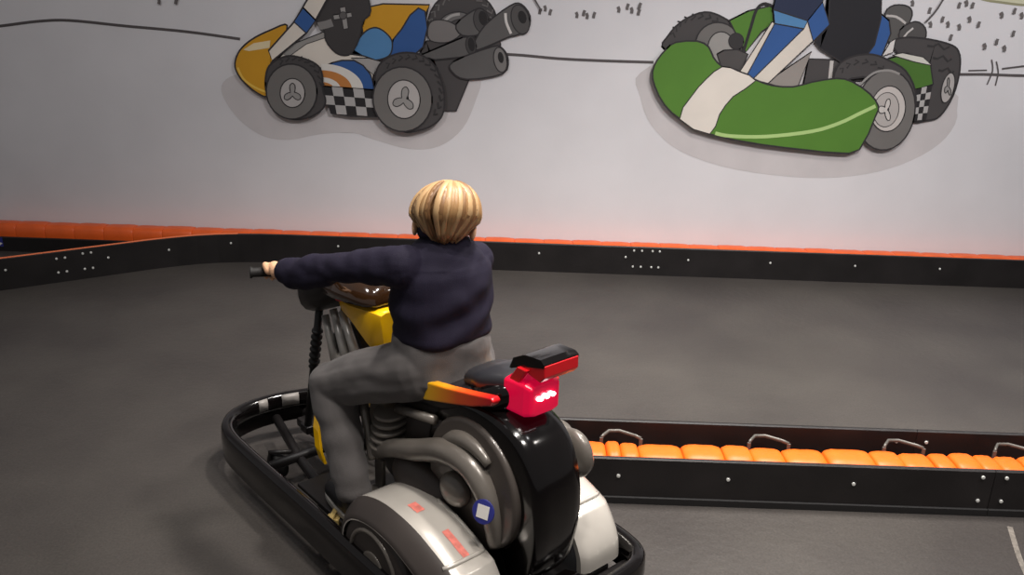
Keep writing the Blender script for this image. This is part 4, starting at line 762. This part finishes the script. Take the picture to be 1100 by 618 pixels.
for s in (1, -1):
    N = len(CP); ws = [0, .04, .12, .3, .5, .62, .7, .78, .86, .92, .97, 1.0]
    m = MB(); rings = []
    for w in ws:
        outer = [cover_pt(k/(N-1), w, s) for k in range(N)]
        inner = [V((-.30+(p.x+.30)*.95, p.y, .135+(p.z-.135)*.95)) for p in reversed(outer)]
        rings.append(outer+inner)
    m.loft(rings)
    cov = m.build('wheel_cover', M_SILVER, K); sharp(cov, 42)
    bead = MB(); uc = 33/(N-1)
    bead.tube([cover_pt(uc, .76-.68*k/10, s, .001) for k in range(11)]+[cover_pt(uc-(uc-.42)*k/10, .05, s, .001) for k in range(1, 11)], .006, 8); bead.build('highlight_bead', M_SILVER, cov)  # raised silver bead added to draw the highlight line along the crease
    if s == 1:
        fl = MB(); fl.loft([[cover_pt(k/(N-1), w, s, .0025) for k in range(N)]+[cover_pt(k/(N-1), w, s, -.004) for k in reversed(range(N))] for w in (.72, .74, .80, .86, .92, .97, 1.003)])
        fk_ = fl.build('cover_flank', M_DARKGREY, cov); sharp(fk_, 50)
    wh = MB(); wh.cyl((-.27, .262*s, .148), (0, 1, 0), .148, .06, 40, .02).build('rear_wheel', M_DARKGREY, K)
    wo = [o for o in K.children if o.name.startswith('rear_wheel')][-1]
    MB().tube([(-.27+.105*math.cos(2*PI*k/36), .291*s, .148+.105*math.sin(2*PI*k/36)) for k in range(36)], .007, 8, closed=True).build('rim', M_GREYPL, wo)
    MB().cyl((-.27, .288*s, .148), (0, 1, 0), .05, .016, 28, .005).build('hub', M_GREYPL, wo)
    if s == 1:
        def decal(u0, u1, w0, w1):
            vs = []; fs = []
            for a in range(7):
                for b in range(7):
                    jag = .15*math.sin(a*2.1)+.1*math.cos(b*1.7)
                    vs.append(cover_pt(u0+(u1-u0)*a/6, w0+(w1-w0)*(b/6*(1-.25*abs(jag))+.1*jag), 1, .0015))
            for a in range(6):
                for b in range(6): fs.append((a*7+b, a*7+7+b, a*7+8+b, a*7+1+b))
            MB().add(vs, fs).build('red_print', M_PINK, cov)['label'] = 'faded red print on the silver cover'
        decal(.40, .43, .35, .50); decal(.50, .60, .30, .42)

# body core below the seat
def sec(x, zc, hw, hz, k=3.0, n=24):
    out = []
    for j in range(n):
        a = 2*PI*j/n; cc, ss = math.cos(a), math.sin(a); q = (abs(cc)**k+abs(ss)**k)**(-1/k)
        out.append(V((x, cc*q*hw, zc+ss*q*hz)))
    return out
b = MB(); b.loft([sec(.13, .34, .035, .10), sec(.11, .34, .055, .13), (sec(.0, .35, .075, .17)), sec(-.12, .36, .082, .18), sec(-.25, .37, .08, .18), sec(-.34, .37, .06, .17)])
b.build('body_core', M_DARKGREY, K)
# central rear fender: a black hood wrapped over the drive drum
FO = catmull([(-.20, .31, 0), (-.207, .42, 0), (-.245, .525, 0), (-.32, .595, 0), (-.43, .618, 0), (-.53, .608, 0), (-.595, .572, 0), (-.636, .505, 0), (-.655, .42, 0), (-.65, .32, 0), (-.62, .22, 0), (-.56, .175, 0)], 5, False)
rings = []
for i, p in enumerate(FO):
    cpt = V((-.43, .40, 0)); d = (p-cpt).normalized(); t = i/(len(FO)-1)
    hw = .078+.016*math.sin(PI*min(1, t*1.15)); th = .072+.02*t
    pts = []
    for lx, rz in [(-1, -th), (-1, -.022), (-.97, -.010), (-.86, -.002), (-.5, .002), (0, .003), (.5, .002), (.86, -.002), (.97, -.010), (1, -.022), (1, -th), (.8, -th), (0, -th), (-.8, -th)]:
        q = p+d*rz; pts.append(V((q.x, lx*hw*(.72 if lx < 0 else 1), q.y)))
    rings.append(pts)
fen = MB().loft(rings).build('rear_fender', M_GLOSS, K); sharp(fen, 48)
for s in (1, -1):
    dsc = MB(); dsc.cyl((-.425, .086*s, .405), (0, 1, 0), .172, .04, 48, .012); dsc = dsc.build('drum_cover', M_DISC, K)
    r = MB(); pts = []
    for k in range(22):
        a = math.radians(118+(-38-118)*k/21) if True else 0
        pts.append((-.425-.118*math.cos(math.radians(70+125*k/21-20)), .108*s, .405+.118*math.sin(math.radians(70+125*k/21-20))))
    r.tube(pts, [.008+.014*math.sin(PI*min(1, .08+k/21*.92)) for k in range(22)], 12); r.build('drum_rib', M_GREYPL, dsc)
    e = MB(); pp = catmull([(-.02, .118*s, .315), (-.12, .128*s, .375), (-.24, .13*s, .425), (-.35, .128*s, .472), (-.44, .122*s, .475), (-.50, .118*s, .43), (-.525, .112*s, .36), (-.53, .105*s, .29)], 5, False)
    nn = len(pp); e.tube(pp, [.020+.012*math.sin(PI*k/(nn-1)) for k in range(nn)], 16); e.build('exhaust_pipe', M_GREYPL, K)
    h = MB(); h.ell((-.385, .118*s, .375), (.052, .03, .045), None, 24, 14); h.build('crank_cap', M_GREYPL, K)
    MB().ell((-.22, .10*s, .30), (.13, .045, .075), None, 28, 16).build('side_cover', M_DARKGREY, K)
    if s == 1:
        # blue sticker with a white square on the end of the pipe
        fr = V((-.30, .90, .30)).normalized(); u = V((0, 0, 1)).cross(fr).normalized()*-1; w2 = fr.cross(u).normalized()
        cst = V((-.530, .146, .397))
        bm_ = MB(); bm_.cyl(cst, fr, .030, .004, 28, .001); stk = bm_.build('sticker', M_BLUE, K); stk['label'] = 'round blue sticker with a white square'
        q = MB(); q.prism([(-.016, -.016), (.016, -.016), (.016, .016), (-.016, .016)], .0022, .0032, (cst, u, w2, fr)); sq = q.build('white_square', M_WHITE, stk, smooth=False)

sl = MB(); sl.cap((-.50, -.118, .50), (-.575, -.128, .455), .040, .036, 20); sl.ell((-.555, -.125, .47), (.062, .030, .066), None, 24, 16); sl.blob('rear_side_cover', M_GREYPL, .005, 6, K)
# seat, tail and lights
s1 = MB(); s1.loft([sec(.06, .575, .045, .018), sec(.03, .575, .07, .03), sec(-.08, .553, .085, .033), sec(-.2, .553, .098, .036), sec(-.30, .578, .1, .04), sec(-.36, .605, .096, .042), sec(-.40, .62, .08, .035), sec(-.42, .62, .05, .02)])
s1.build('seat', M_SEAT, K)
s2 = MB(); s2.loft([sec(-.33, .645, .03, .008), sec(-.35, .652, .068, .026), sec(-.42, .668, .075, .034), sec(-.48, .682, .06, .03), sec(-.52, .69, .03, .012)])
s2.build('seat_hump', M_HUMP, K)
for s in (1, -1):
    p = MB(); fr = ((0, .094*s, 0), (1, 0, 0), (0, 0, 1), (0, s, 0))
    p.prism([(-.215, .572), (-.212, .602), (-.225, .612), (-.33, .632), (-.43, .655), (-.50, .672), (-.51, .664), (-.50, .650), (-.43, .620), (-.33, .588), (-.235, .560)], -.012, .014, fr)
    p.build('flame_panel', M_FLAME, K, smooth=False, bevel=.005)['label'] = 'yellow to red flame side panel'
t = MB(); t.loft([sec(-.36, .615, .07, .04), sec(-.44, .635, .088, .045), sec(-.48, .648, .08, .042), sec(-.505, .655, .055, .03)])
t.build('tail_fairing', M_GLOSS, K)
l = MB(); l.loft([[V((x+.014, y*w*.84, z+.004)) for y, z in ((-1, z0), (-1.0, z1), (-.6, z1+.006), (.6, z1+.006), (1.0, z1), (1, z0), (.6, z0-.006), (-.6, z0-.006))] for x, w, z0, z1 in ((-.48, .05, .645, .675), (-.50, .066, .62, .70), (-.565, .062, .622, .702), (-.585, .054, .63, .695))])
lamp = l.build('tail_light', M_TAIL, K, smooth=False, bevel=.006); lamp['label'] = 'glowing red tail light'
z_ = MB()
for y, z in ((-.026, .669), (-.014, .674), (-.004, .668), (.008, .674), (.019, .667), (.028, .670)): z_.ell((-.5735, y*.85, z+.004), (.004, .0075, .0055), None, 12, 8)
z_.build('light_bulbs', M_LED, lamp)['label'] = 'white hot bulbs in the lamp'
w = MB(); fr = ((0, 0, 0), (1, 0, 0), (0, 0, 1), (0, 1, 0))
def wing(y): f = 1-.25*abs(y/.085)**3; return [V((-.485-.03*(1-f)*3, y, .728)), V((-.50, y, .757*1)), V((-.54, y, .778)), V((-.592*1, y, .784-.03*(1-f))), V((-.604, y, .774)), V((-.604, y, .766)), V((-.54, y, .748)), V((-.495, y, .728))]
w.loft([wing(y) for y in (-.068, -.064, -.052, -.03, -.008, .01, .028, .038, .042)])
sp = w.build('spoiler', M_GLOSS, K); sharp(sp, 40)
rs = MB(); rs.loft([[V((-.606, y, .772)), V((-.607, y, .742)), V((-.592, y, .726)), V((-.555, y, .732)), V((-.53, y, .744)), V((-.58, y, .764))] for y in (-.067, -.062, -.03, .01, .037, .041)])
rs.build('red_edge', M_RED, sp, smooth=False, bevel=.003)['label'] = 'red rear edge of the spoiler'
st = MB()
for s in (1, -1): st.loft([[V((x-.012, y*s-.006, z)), V((x+.02, y*s-.006, z)), V((x+.02, y*s+.006, z)), V((x-.012, y*s+.006, z))] for x, y, z in ((-.50, .04, .68), (-.52, .044, .71), (-.545, .046, .745))])
st.build('spoiler_stay', M_RED, sp, smooth=False, bevel=.002)
# rear bits under the fender
r = MB(); r.box((-.615, 0, .165), (.05, .17, .012), Matrix.Rotation(.35, 3, 'Y'), .003); r.box((-.63, .0, .135), (.03, .24, .03), None, .006)
r.build('rear_bracket', M_GLOSS, K, smooth=False)
for s in (1, -1):
    MB().cyl((-.655, .09*s, .15), (1, 0, 0), .022, .03, 20, .005).build('rear_reflector', M_GLOSS, K)

# engine side, pegs and pedals
for s in (1, -1):
    e = MB(); e.tube(catmull([(.065, .10*s, .455), (.03, .122*s, .43), (.0, .128*s, .37), (-.03, .135*s, .30)], 5, False), .013, 10); e.build('side_tube', M_GREYPL, K)
    f = MB()
    for k in range(5): f.cyl((-.05-.004*k, .09*s, .36+.024*k), (0, .2*s, 1), .062-.002*k, .011, 24, .004)
    f.build('engine_cylinder', M_GREYPL, K)
    g = MB(); g.tube([(-.10, .095*s, .475), (-.17, .104*s, .497), (-.28, .104*s, .52)], .013, 10); g.build('seat_rail', M_GREYPL, K)
    h = MB(); h.box((-.02, .15*s, .19), (.05, .11, .016), None, .004); h.box((-.02, .105*s, .24), (.04, .014, .10), None, .004); h.build('foot_peg', M_GREYPL, K, smooth=False)
    rot = Matrix.Rotation(math.radians(40*s), 3, 'Z')
    h = MB(); h.box((.0, .250*s, .150), (.016, .075, .012), rot, .003); h.box((.0, .25*s, .120), (.04, .03, .05), rot, .004); h.build('pedal', M_OCHRE, K, smooth=False)
    MB().box((.09, .185*s, .136), (.26, .12, .012), None, .004).build('foot_board', M_SATIN, K, smooth=False)
    h = MB(); h.loft([[V((x, (y-.005)*s, z)), V((x+.035, (y-.005)*s, z+.008)), V((x+.035, (y+.005)*s, z+.008)), V((x, (y+.005)*s, z))] for x, y, z in ((.345, .085, .27), (.325, .105, .22), (.30, .115, .165), (.285, .11, .125))])
    h.build('shin_fin', M_YELLOW, K, smooth=False, bevel=.002)

# front: column, forks, yellow tank, smoked screen, handlebar
sx, sz = .245, .755
for s, y in ((1, .032), (-1, -.06)):
    f = MB(); f.tube([(.420, y, .62), (.548, y, .105)], .0125, 12); fk = f.build('fork_leg', M_SATIN, K)
    g = MB(); a = V((.447, y, .51)); b2 = V((.482, y, .37)); pts = []; rr = []
    for k in range(25):
        pts.append(a.lerp(b2, k/24)); rr.append(.0155+.003*(1 if k % 4 < 2 else -1)*(.6 if k in (0, 24) else 1))
    g.tube(pts, rr, 14); g.build('gaiter', M_RUBBER, fk)
    MB().box((.548, y, .115), (.05, .03, .03), None, .006).build('fork_foot', M_SATIN, fk, smooth=False)
n = MB()
n.loft([sec(.50, .63, .02, .02), sec(.475, .645, .08, .06), sec(.42, .665, .105, .082), sec(.36, .685, .105, .075), sec(.30, .705, .085, .05), sec(.27, .71, .06, .03)])
pod = n.build('front_pod', M_SATIN, K)
MB().ell((.405, .095, .688), (.012, .008, .02), None, 14, 10).build('indicator', M_GREYPL, pod)
# yellow tank
def tk(x, zt, zb, wt, wb):
    return [V((x, wt, zt)), V((x, wt*.96, zt+.012)), V((x, wt*.7, zt+.018)), V((x, -wt*.7, zt+.018)), V((x, -wt*.96, zt+.012)), V((x, -wt, zt)), V((x, -wb, zb)), V((x, -wb*.5, zb-.01)), V((x, wb*.5, zb-.01)), V((x, wb, zb))]
k_ = MB(); k_.loft([tk(.275, .660, .648, .05, .045), tk(.25, .662, .642, .062, .055), tk(.19, .668, .632, .070, .062), tk(.11, .680, .592, .074, .062), tk(.055, .686, .562, .072, .056), tk(.035, .68, .575, .06, .045)])
tank = k_.build('tank', M_YELLOW, K, smooth=True, bevel=0); sharp(tank, 35)
MB().ell((.262, .03, .676), (.03, .038, .010), None, 20, 10).build('tank_flash', M_RED, tank)
def sc(x, z, w, h): return [V((x, w*math.cos(a), z+h*math.sin(a))) for a in [PI*j/14 for j in range(15)]]
g = MB(); g.loft([sc(.34, .69, .075, .055), sc(.29, .695, .095, .085), sc(.22, .70, .10, .092), sc(.15, .705, .095, .085), (sc(.09, .71, .085, .06)), sc(.06, .712, .06, .03)])
g.build('smoked_cowl', M_SMOKE, K)
# radiator bars below the tank
rb = MB(); rb.box((.27, 0, .50), (.16, .05, .15), Matrix.Rotation(.6, 3, 'Y'), .01); rad = rb.build('radiator', M_SATIN, K, smooth=False)
for s in (1, -1):
    for k, (a, b2) in enumerate([((.375, .585), (.285, .43)), ((.325, .62), (.215, .455)), ((.272, .63), (.155, .485))]):
        MB().tube([(a[0], .042*s, a[1]), (b2[0], .055*s, b2[1])], [.012, .017], 10).build('radiator_bar', M_CHROME, rad)
lowr = MB(); lowr.loft([sec(.36, .44, .03, .02), sec(.31, .44, .06, .05), sec(.2, .465, .085, .06), sec(.08, .49, .09, .06)]); lowr.build('front_fairing', M_SILVER, K)
hb = MB(); HBP = catmull([(.143, -.28, .776), (.20, -.155, .772), (.225, -.06, .752), (sx, 0, .742), (.27, .06, .752), (.30, .155, .772), (.357, .28, .776)], 6, False)
hb.tube(HBP, .009, 12); hb.tube([(.30, 0, .69), (sx, 0, .742)], .018, 12); bar = hb.build('handlebar', M_SATIN, K)
GRIPS = {1: (V((.302, .160, .772)), V((.359, .284, .776))), -1: (V((.198, -.160, .772)), V((.141, -.284, .776)))}
for s in (1, -1):
    a, b2 = GRIPS[s]; d = (b2-a).normalized()
    g = MB(); g.tube([a, a+d*.008, b2-d*.008, b2-d*.006, b2], [.013, .0135, .0135, .0165, .0165], 16); gr = g.build('grip', M_RUBBER, bar)
    lv = MB(); fw = V((d.y, -d.x, 0))*s; lv.tube([a-d*.02+fw*.02, a+fw*.035+V((0, 0, -.01)), a.lerp(b2, .55)+fw*.042+V((0, 0, -.02)), b2+fw*.04+V((0, 0, -.02))], [.006, .006, .005, .006], 10); lv.build('brake_lever', M_SATIN, bar)

# ------------------------------------------------------------------ the rider, built in the kart's frame
root_m = Matrix.Translation(V(ORG)) @ Matrix.Rotation(ANG, 4, 'Z')
HC = V((-.168, -.006, 0.997)); YAW = -35.0; HR = Matrix.Rotation(math.radians(YAW), 3, 'Z') @ Matrix.Rotation(math.radians(20), 3, 'Y') @ Matrix.Rotation(math.radians(5), 3, 'X')
def H(x, y, z): return HC+HR @ V((x, y, z))
SH = {1: V((-.165, .118, .905)), -1: V((-.160, -.108, .878))}
EL = {1: V((.055, .205, .855)), -1: V((.01, -.185, .775))}
WR, HANDC = {}, {}
for s in (1, -1):
    a, b2 = GRIPS[s]; d = (b2-a).normalized(); e1 = V((d.y, -d.x, 0)).normalized()*s; c0 = a.lerp(b2, .50); HANDC[s] = (c0, d, e1)
    WR[s] = c0-e1*.062+V((0, 0, .020))-d*.006
HIP = {1: V((-.165, .072, .612)), -1: V((-.165, -.072, .612))}
KN = {1: V((.118, .176, .490)), -1: V((.118, -.176, .490))}
AN = {1: V((-.03, .203, .237)), -1: V((-.03, -.203, .237))}

b = MB()
# trunk and limbs (mostly under the clothes)
b.chain([(-.165, 0, .62), (-.165, 0, .75), (-.165, 0, .86)], [.085, .08, .085], 18)
for s in (1, -1):
    b.chain([SH[s]*.9+V((-.165, 0, .88))*.1, EL[s], WR[s]], [.034, .027, .0205])
    b.chain([HIP[s], KN[s], AN[s], AN[s]+V((0, 0, -.045))], [.065, .045, .03, .028])
    b.chain([AN[s]+V((-.01, 0, -.05)), AN[s]+V((.08, -.006*s, -.062))], [.024, .018])
b.chain([(-.165, 0, .90), HC+V((-.012, 0, -.06))], [.044, .042])
# head
b.ell(H(-.002, 0, .026), (.086, .070, .076), HR, 28, 18)
b.ell(H(.012, 0, -.012), (.070, .064, .062), HR, 24, 16)
b.ell(H(.030, 0, -.045), (.055, .052, .052), HR)
b.cap(H(.055, 0, -.075), H(.062, 0, -.08), .02, .018)          # chin
b.cap(H(.080, 0, .008), H(.094, 0, -.020), .007, .011)          # nose
for s in (1, -1):
    b.ell(H(.052, .034*s, -.028), (.026, .022, .022), HR)        # cheek
    b.ell(H(-.006, .073*s, -.014), (.016, .007, .026), HR @ Matrix.Rotation(-.35*s, 3, 'Z'), 14, 10)   # ear
b.cap(H(.077, .016, -.050), H(.077, -.016, -.050), .0065, .0065)     # lips
# hands closed round the grips
for s in (1, -1):
    c0, d, e1 = HANDC[s]; up = V((0, 0, 1))
    def on(ang, off, r): return c0+d*off+e1*(r*math.cos(math.radians(ang)))+up*(r*math.sin(math.radians(ang)))
    b.chain([WR[s], c0-e1*.028+up*.022], [.0195, .019])
    for off in (-.022, -.008, .008, .022):
        b.cap(c0-e1*.034+up*.016+d*off*.7, on(112, off, .0225), .0135, .0115, 10)      # back of the hand
    for i, off in enumerate((-.026, -.009, .008, .024)):
        R = .0205; L = (.92, 1.0, .97, .82)[i]
        ch = [on(110, off, R+.001), on(110-62*L, off*1.03, R+.001), on(110-118*L, off*1.04, R), on(110-172*L, off*1.03, R), on(110-215*L, off*1.0, R-.001)]
        b.chain(ch, [.0092, .0086, .008, .0075, .0066], 10)
    b.chain([c0-e1*.030-d*.024+up*.006, on(205, -.034, .024), on(245, -.036, .0225), on(285, -.036, .0215)], [.0115, .0105, .0092, .0075], 10)
P = b.blob('person', M_SKIN, .0026, 4)
P.matrix_world = root_m
tag(P, 'child in navy jacket and grey trousers riding the motorbike kart, seen from behind', 'person')
for s in (1, -1):
    e = MB().ell(H(.064, .030*s, .006), (.0115, .0115, .0105), None, 16, 12).build('eye', M_EYE, P)
    MB().ell(H(.0735, .0305*s, .005), (.0035, .005, .005), HR, 12, 8).build('iris', mat('iris_%d' % s, srgb(70, 90, 110), .2), e)
MB().tube([H(.0835, y, -.050-.002*math.cos(y*90)) for y in (-.018, -.009, 0, .009, .018)], [.002, .0045, .0045, .0045, .002], 8).build('mouth', mat('lip', srgb(186, 110, 100), .45), P)

# jacket
j = MB()
def oval(cx, cy, z, a, bb, n=36, k=2.35):
    out = []
    for i in range(n):
        t = 2*PI*i/n; cc, ss = math.cos(t), math.sin(t); q = (abs(cc)**k+abs(ss)**k)**(-1/k); out.append(V((cx+a*cc*q, cy+bb*ss*q, z)))
    return out
j.loft([oval(-.165, 0, .700, .108, .128), oval(-.165, 0, .712, .116, .134), oval(-.166, 0, .74, .115, .135), oval(-.166, 0, .78, .112, .135), oval(-.166, -.002, .84, .109, .138),
        oval(-.166, -.002, .88, .100, .134), oval(-.168, -.002, .918, .082, .108), oval(-.170, -.002, .948, .066, .084), oval(-.171, -.003, .962, .058, .064)])
j.ell((-.172, -.003, .970), (.060, .062, .028))      # collar
for s in (1, -1):
    up = [SH[s], SH[s].lerp(EL[s], .5), EL[s], EL[s].lerp(WR[s], .55), WR[s]+(EL[s]-WR[s]).normalized()*.050]
    j.chain(up, [.054, .043, .040, .038, .035], 18)
    j.chain([EL[s]+V((.0, 0, -.014)), EL[s].lerp(WR[s], .62)+V((0, 0, -.016))], [.038, .036], 16)
def folds(co, n):
    v = 0.0
    q = V((co.x*9, co.y*9, co.z*9))
    v += .007*noise.noise(q)+.004*noise.noise(q*2.3)
    if co.z < .9 and abs(co.y) < .15:       # diagonal drag lines across the back
        v += .0048*math.sin((co.z*1.0+co.y*.55)*62+3*noise.noise(q*.5))*max(0, min(1, (.9-co.z)/.12))
    else:
        v += .004*noise.noise(V((co.x*26, co.y*14, co.z*34)))
    return v
jk = j.blob('jacket', M_JACKET, .005, 5, P, folds)
z0 = MB(); z0.tube([(-.171+.056*math.cos(t), -.003+.059*math.sin(t), .990-.013*math.cos(t)) for t in [2*PI*k/32 for k in range(32)]], .0115, 10, closed=True, flat=2.0); z0.build('collar', M_JACKET, jk)
for s in (1, -1):
    d = (WR[s]-EL[s]).normalized(); MB().tube([WR[s]-d*.056, WR[s]-d*.038], [.0375, .0355], 20).build('cuff', M_JACKET, jk)

# trousers
t = MB()
t.loft([oval(-.165, 0, .575, .105, .118), oval(-.167, 0, .60, .122, .138), oval(-.167, 0, .64, .115, .136), oval(-.165, 0, .665, .10, .122)])
for s in (1, -1):
    t.chain([HIP[s], HIP[s].lerp(KN[s], .5)+V((0, 0, .004)), KN[s], KN[s].lerp(AN[s], .45)+V((-.006, 0, 0)), AN[s]+V((-.004, 0, .0))], [.088, .078, .062, .057, .050], 20)
    t.ell(KN[s]+V((.006, 0, .004)), (.06, .058, .06))
t.loft([oval(-.166, 0, .60, .122, .136), oval(-.167, 0, .66, .116, .134), oval(-.167, 0, .70, .112, .128), oval(-.167, 0, .735, .09, .11)])
def folds2(co, n):
    q = V((co.x*10, co.y*10, co.z*10)); return .005*noise.noise(q)+.0025*noise.noise(q*2.4)+.002*math.sin(co.z*70+co.x*30+4*noise.noise(q*.7))
t.blob('trousers', M_TROUSER, .005, 5, P, folds2)

# shoes
for s in (1, -1):
    a = AN[s]
    q = MB(); q.chain([a+V((-.03, 0, -.055)), a+V((.045, -.004*s, -.058)), a+V((.118, -.008*s, -.066))], [.036, .036, .028], 16); q.cap(a+V((-.012, 0, .0)), a+V((-.012, 0, -.045)), .038, .036)
    sh = q.blob('shoe', M_SHOE, .004, 4, P)
    so = MB(); zb = a.z-.0925
    outl = catmull([(a.x-.065, a.y, 0), (a.x-.05, a.y+.032, 0), (a.x+.04, a.y+.033, 0), (a.x+.12, a.y+.028-.008*s, 0), (a.x+.148, a.y-.008*s, 0), (a.x+.12, a.y-.03-.008*s, 0), (a.x+.04, a.y-.034, 0), (a.x-.05, a.y-.032, 0)], 5)
    so.loft([[V((p.x, p.y, zb)) for p in outl], [V((p.x, p.y, zb+.018)) for p in outl]]); so.build('sole', M_SOLE, sh, smooth=False, bevel=.004)

# hair: overlapping locks falling from the crown
hm = MB(); rnd = random.Random(11)
hm.slot = 1; hm.ell(H(-.008, 0, .030), (.090, .076, .064), HR, 30, 20)
crown = V((-.035, -.012, .0))
def lock(th, lift, rad, drop, slot, wig, ct):
    # from crown over an ellipsoid down to height drop at azimuth th
    pts = []; rr = []; N = 13
    ax, ay, az = .100+lift, .083+lift, .077+lift
    for k in range(N):
        u = k/(N-1)
        ph = .10+u*(ct-.10); tuck = max(0, ph-PI/2-.1)*.06; a = th+wig*math.sin(u*2.6)*(1-.4*u)
        x = math.cos(a)*(math.sin(min(ph, PI/2+.25))*ax-tuck); y = math.sin(a)*(math.sin(min(ph, PI/2+.25))*ay-tuck); z = math.cos(ph)*az
        sh = max(0, 1-u*1.4)
        pts.append(H(-.010+x*1.0+crown.x*sh*.8, y+crown.y*sh*.8, .018+z)); rr.append(rad*(.42+.75*math.sin(PI*min(1, .12+.80*u)))*(1 if u < .93 else .7))
    hm.slot = slot; hm.tube(pts, rr, 8, flat=.45, up=None)
def fall(th):
    c = math.cos(th)     # c=1 forehead, -1 nape
    if c > .55: return 1.22
    if c > .1: return 1.86
    if c > -.3: return 2.15
    return 2.72
for layer, (n, lift, rad) in enumerate([(46, -.004, .0125), (64, .002, .0095), (60, .005, .0075)]):
    for i in range(n):
        th = 2*PI*(i+rnd.uniform(-.3, .3))/n
        lock(th, lift+rnd.uniform(-.002, .003), rad*rnd.uniform(.8, 1.2), 0, rnd.choice([0, 0, 1, 2, 2, 3]) if layer else rnd.choice([1, 3, 1]), rnd.uniform(-.4, .4), fall(th)*rnd.uniform(.93, 1.02)-.16*(layer == 2))
hm.build('hair', M_HAIRS, P)

# ------------------------------------------------------------------ light, camera, output
def area(name, loc, target, size, power, col, sy=None):
    d = bpy.data.lights.new(name, 'AREA'); d.energy = power; d.color = col; d.shape = 'RECTANGLE'; d.size = size; d.size_y = sy or size; d.spread = math.radians(92)
    o = bpy.data.objects.new(name, d); COL.objects.link(o); o.location = loc
    o.rotation_euler = (V(target)-V(loc)).to_track_quat('-Z', 'Y').to_euler(); return o
def spot(name, loc, target, power, col, ang, blend=0.8, r=0.08):
    d = bpy.data.lights.new(name, 'SPOT'); d.energy = power; d.color = col; d.spot_size = math.radians(ang); d.spot_blend = blend; d.shadow_soft_size = r
    o = bpy.data.objects.new(name, d); COL.objects.link(o); o.location = loc
    o.rotation_euler = (V(target)-V(loc)).to_track_quat('-Z', 'Y').to_euler(); return o
WARM = (1.0, .94, .885); NEUT = (1.0, .985, .99)
spot('added_wall_spot', (1.4, 1.6, 3.3), (1.4, 4.97, .1), 255, NEUT, 104, 1.0, .12)  # three unseen spots, added to brighten the wall towards its foot
spot('added_wall_spot', (3.3, 1.6, 3.3), (3.3, 4.97, .1), 190, NEUT, 104, 1.0, .12)
spot('added_wall_spot', (-1.6, 1.6, 3.3), (-1.6, 4.97, .1), 100, NEUT, 104, 1.0, .12)
area('ceiling_panel', (1.3, 3.1, 3.3), (1.0, 3.1, 0), .5, 35.3, WARM, .25)
area('ceiling_panel', (.3, 2.7, 3.3), (-.2, 2.6, 0), .3, 18.5, WARM, .2)
area('ceiling_panel', (-1.6, 3.0, 3.3), (-1.6, 3.0, 0), .35, 1.5, WARM, .2)
area('ceiling_panel', (.9, .7, 3.3), (.6, 1.8, 0), .3, 10.1, WARM, .2)
area('ceiling_panel', (2.6, 1.6, 3.3), (2.2, 2.0, 0), .35, 9, WARM, .2)
area('ceiling_panel', (.2, 1.5, 3.3), (-.1, 2.0, 0), .3, 10.1, WARM, .08)
area('ceiling_panel', (-.2, 1.1, 3.3), (-.1, 2.0, 0), .3, 5.9, WARM, .08)
W = bpy.data.worlds.new('room_bounce'); SC.world = W; W.use_nodes = True
W.node_tree.nodes['Background'].inputs['Color'].default_value = (1.0, .97, .97, 1); W.node_tree.nodes['Background'].inputs['Strength'].default_value = 0.17

cam = bpy.data.cameras.new('camera'); co = bpy.data.objects.new('camera', cam); COL.objects.link(co)
cam.sensor_fit = 'HORIZONTAL'; cam.sensor_width = 36.0; cam.lens = 950.0/1100.0*36.0; cam.clip_start = 0.05
Pt = math.radians(19.6); Rl = math.radians(2.0)
fwd = V((0, math.cos(Pt), -math.sin(Pt))); r0 = V((1, 0, 0)); u0 = V((0, math.sin(Pt), math.cos(Pt)))
rt = r0*math.cos(Rl)+u0*math.sin(Rl); up = -r0*math.sin(Rl)+u0*math.cos(Rl)
co.matrix_world = Matrix(((rt.x, up.x, -fwd.x, 0), (rt.y, up.y, -fwd.y, 0), (rt.z, up.z, -fwd.z, 1.6), (0, 0, 0, 1)))
SC.camera = co
vs = SC.view_settings; vs.view_transform = 'Standard'; vs.look = 'None'; vs.gamma = 1.0; vs.exposure = 0.0
try: vs.use_curve_mapping = False
except Exception: pass
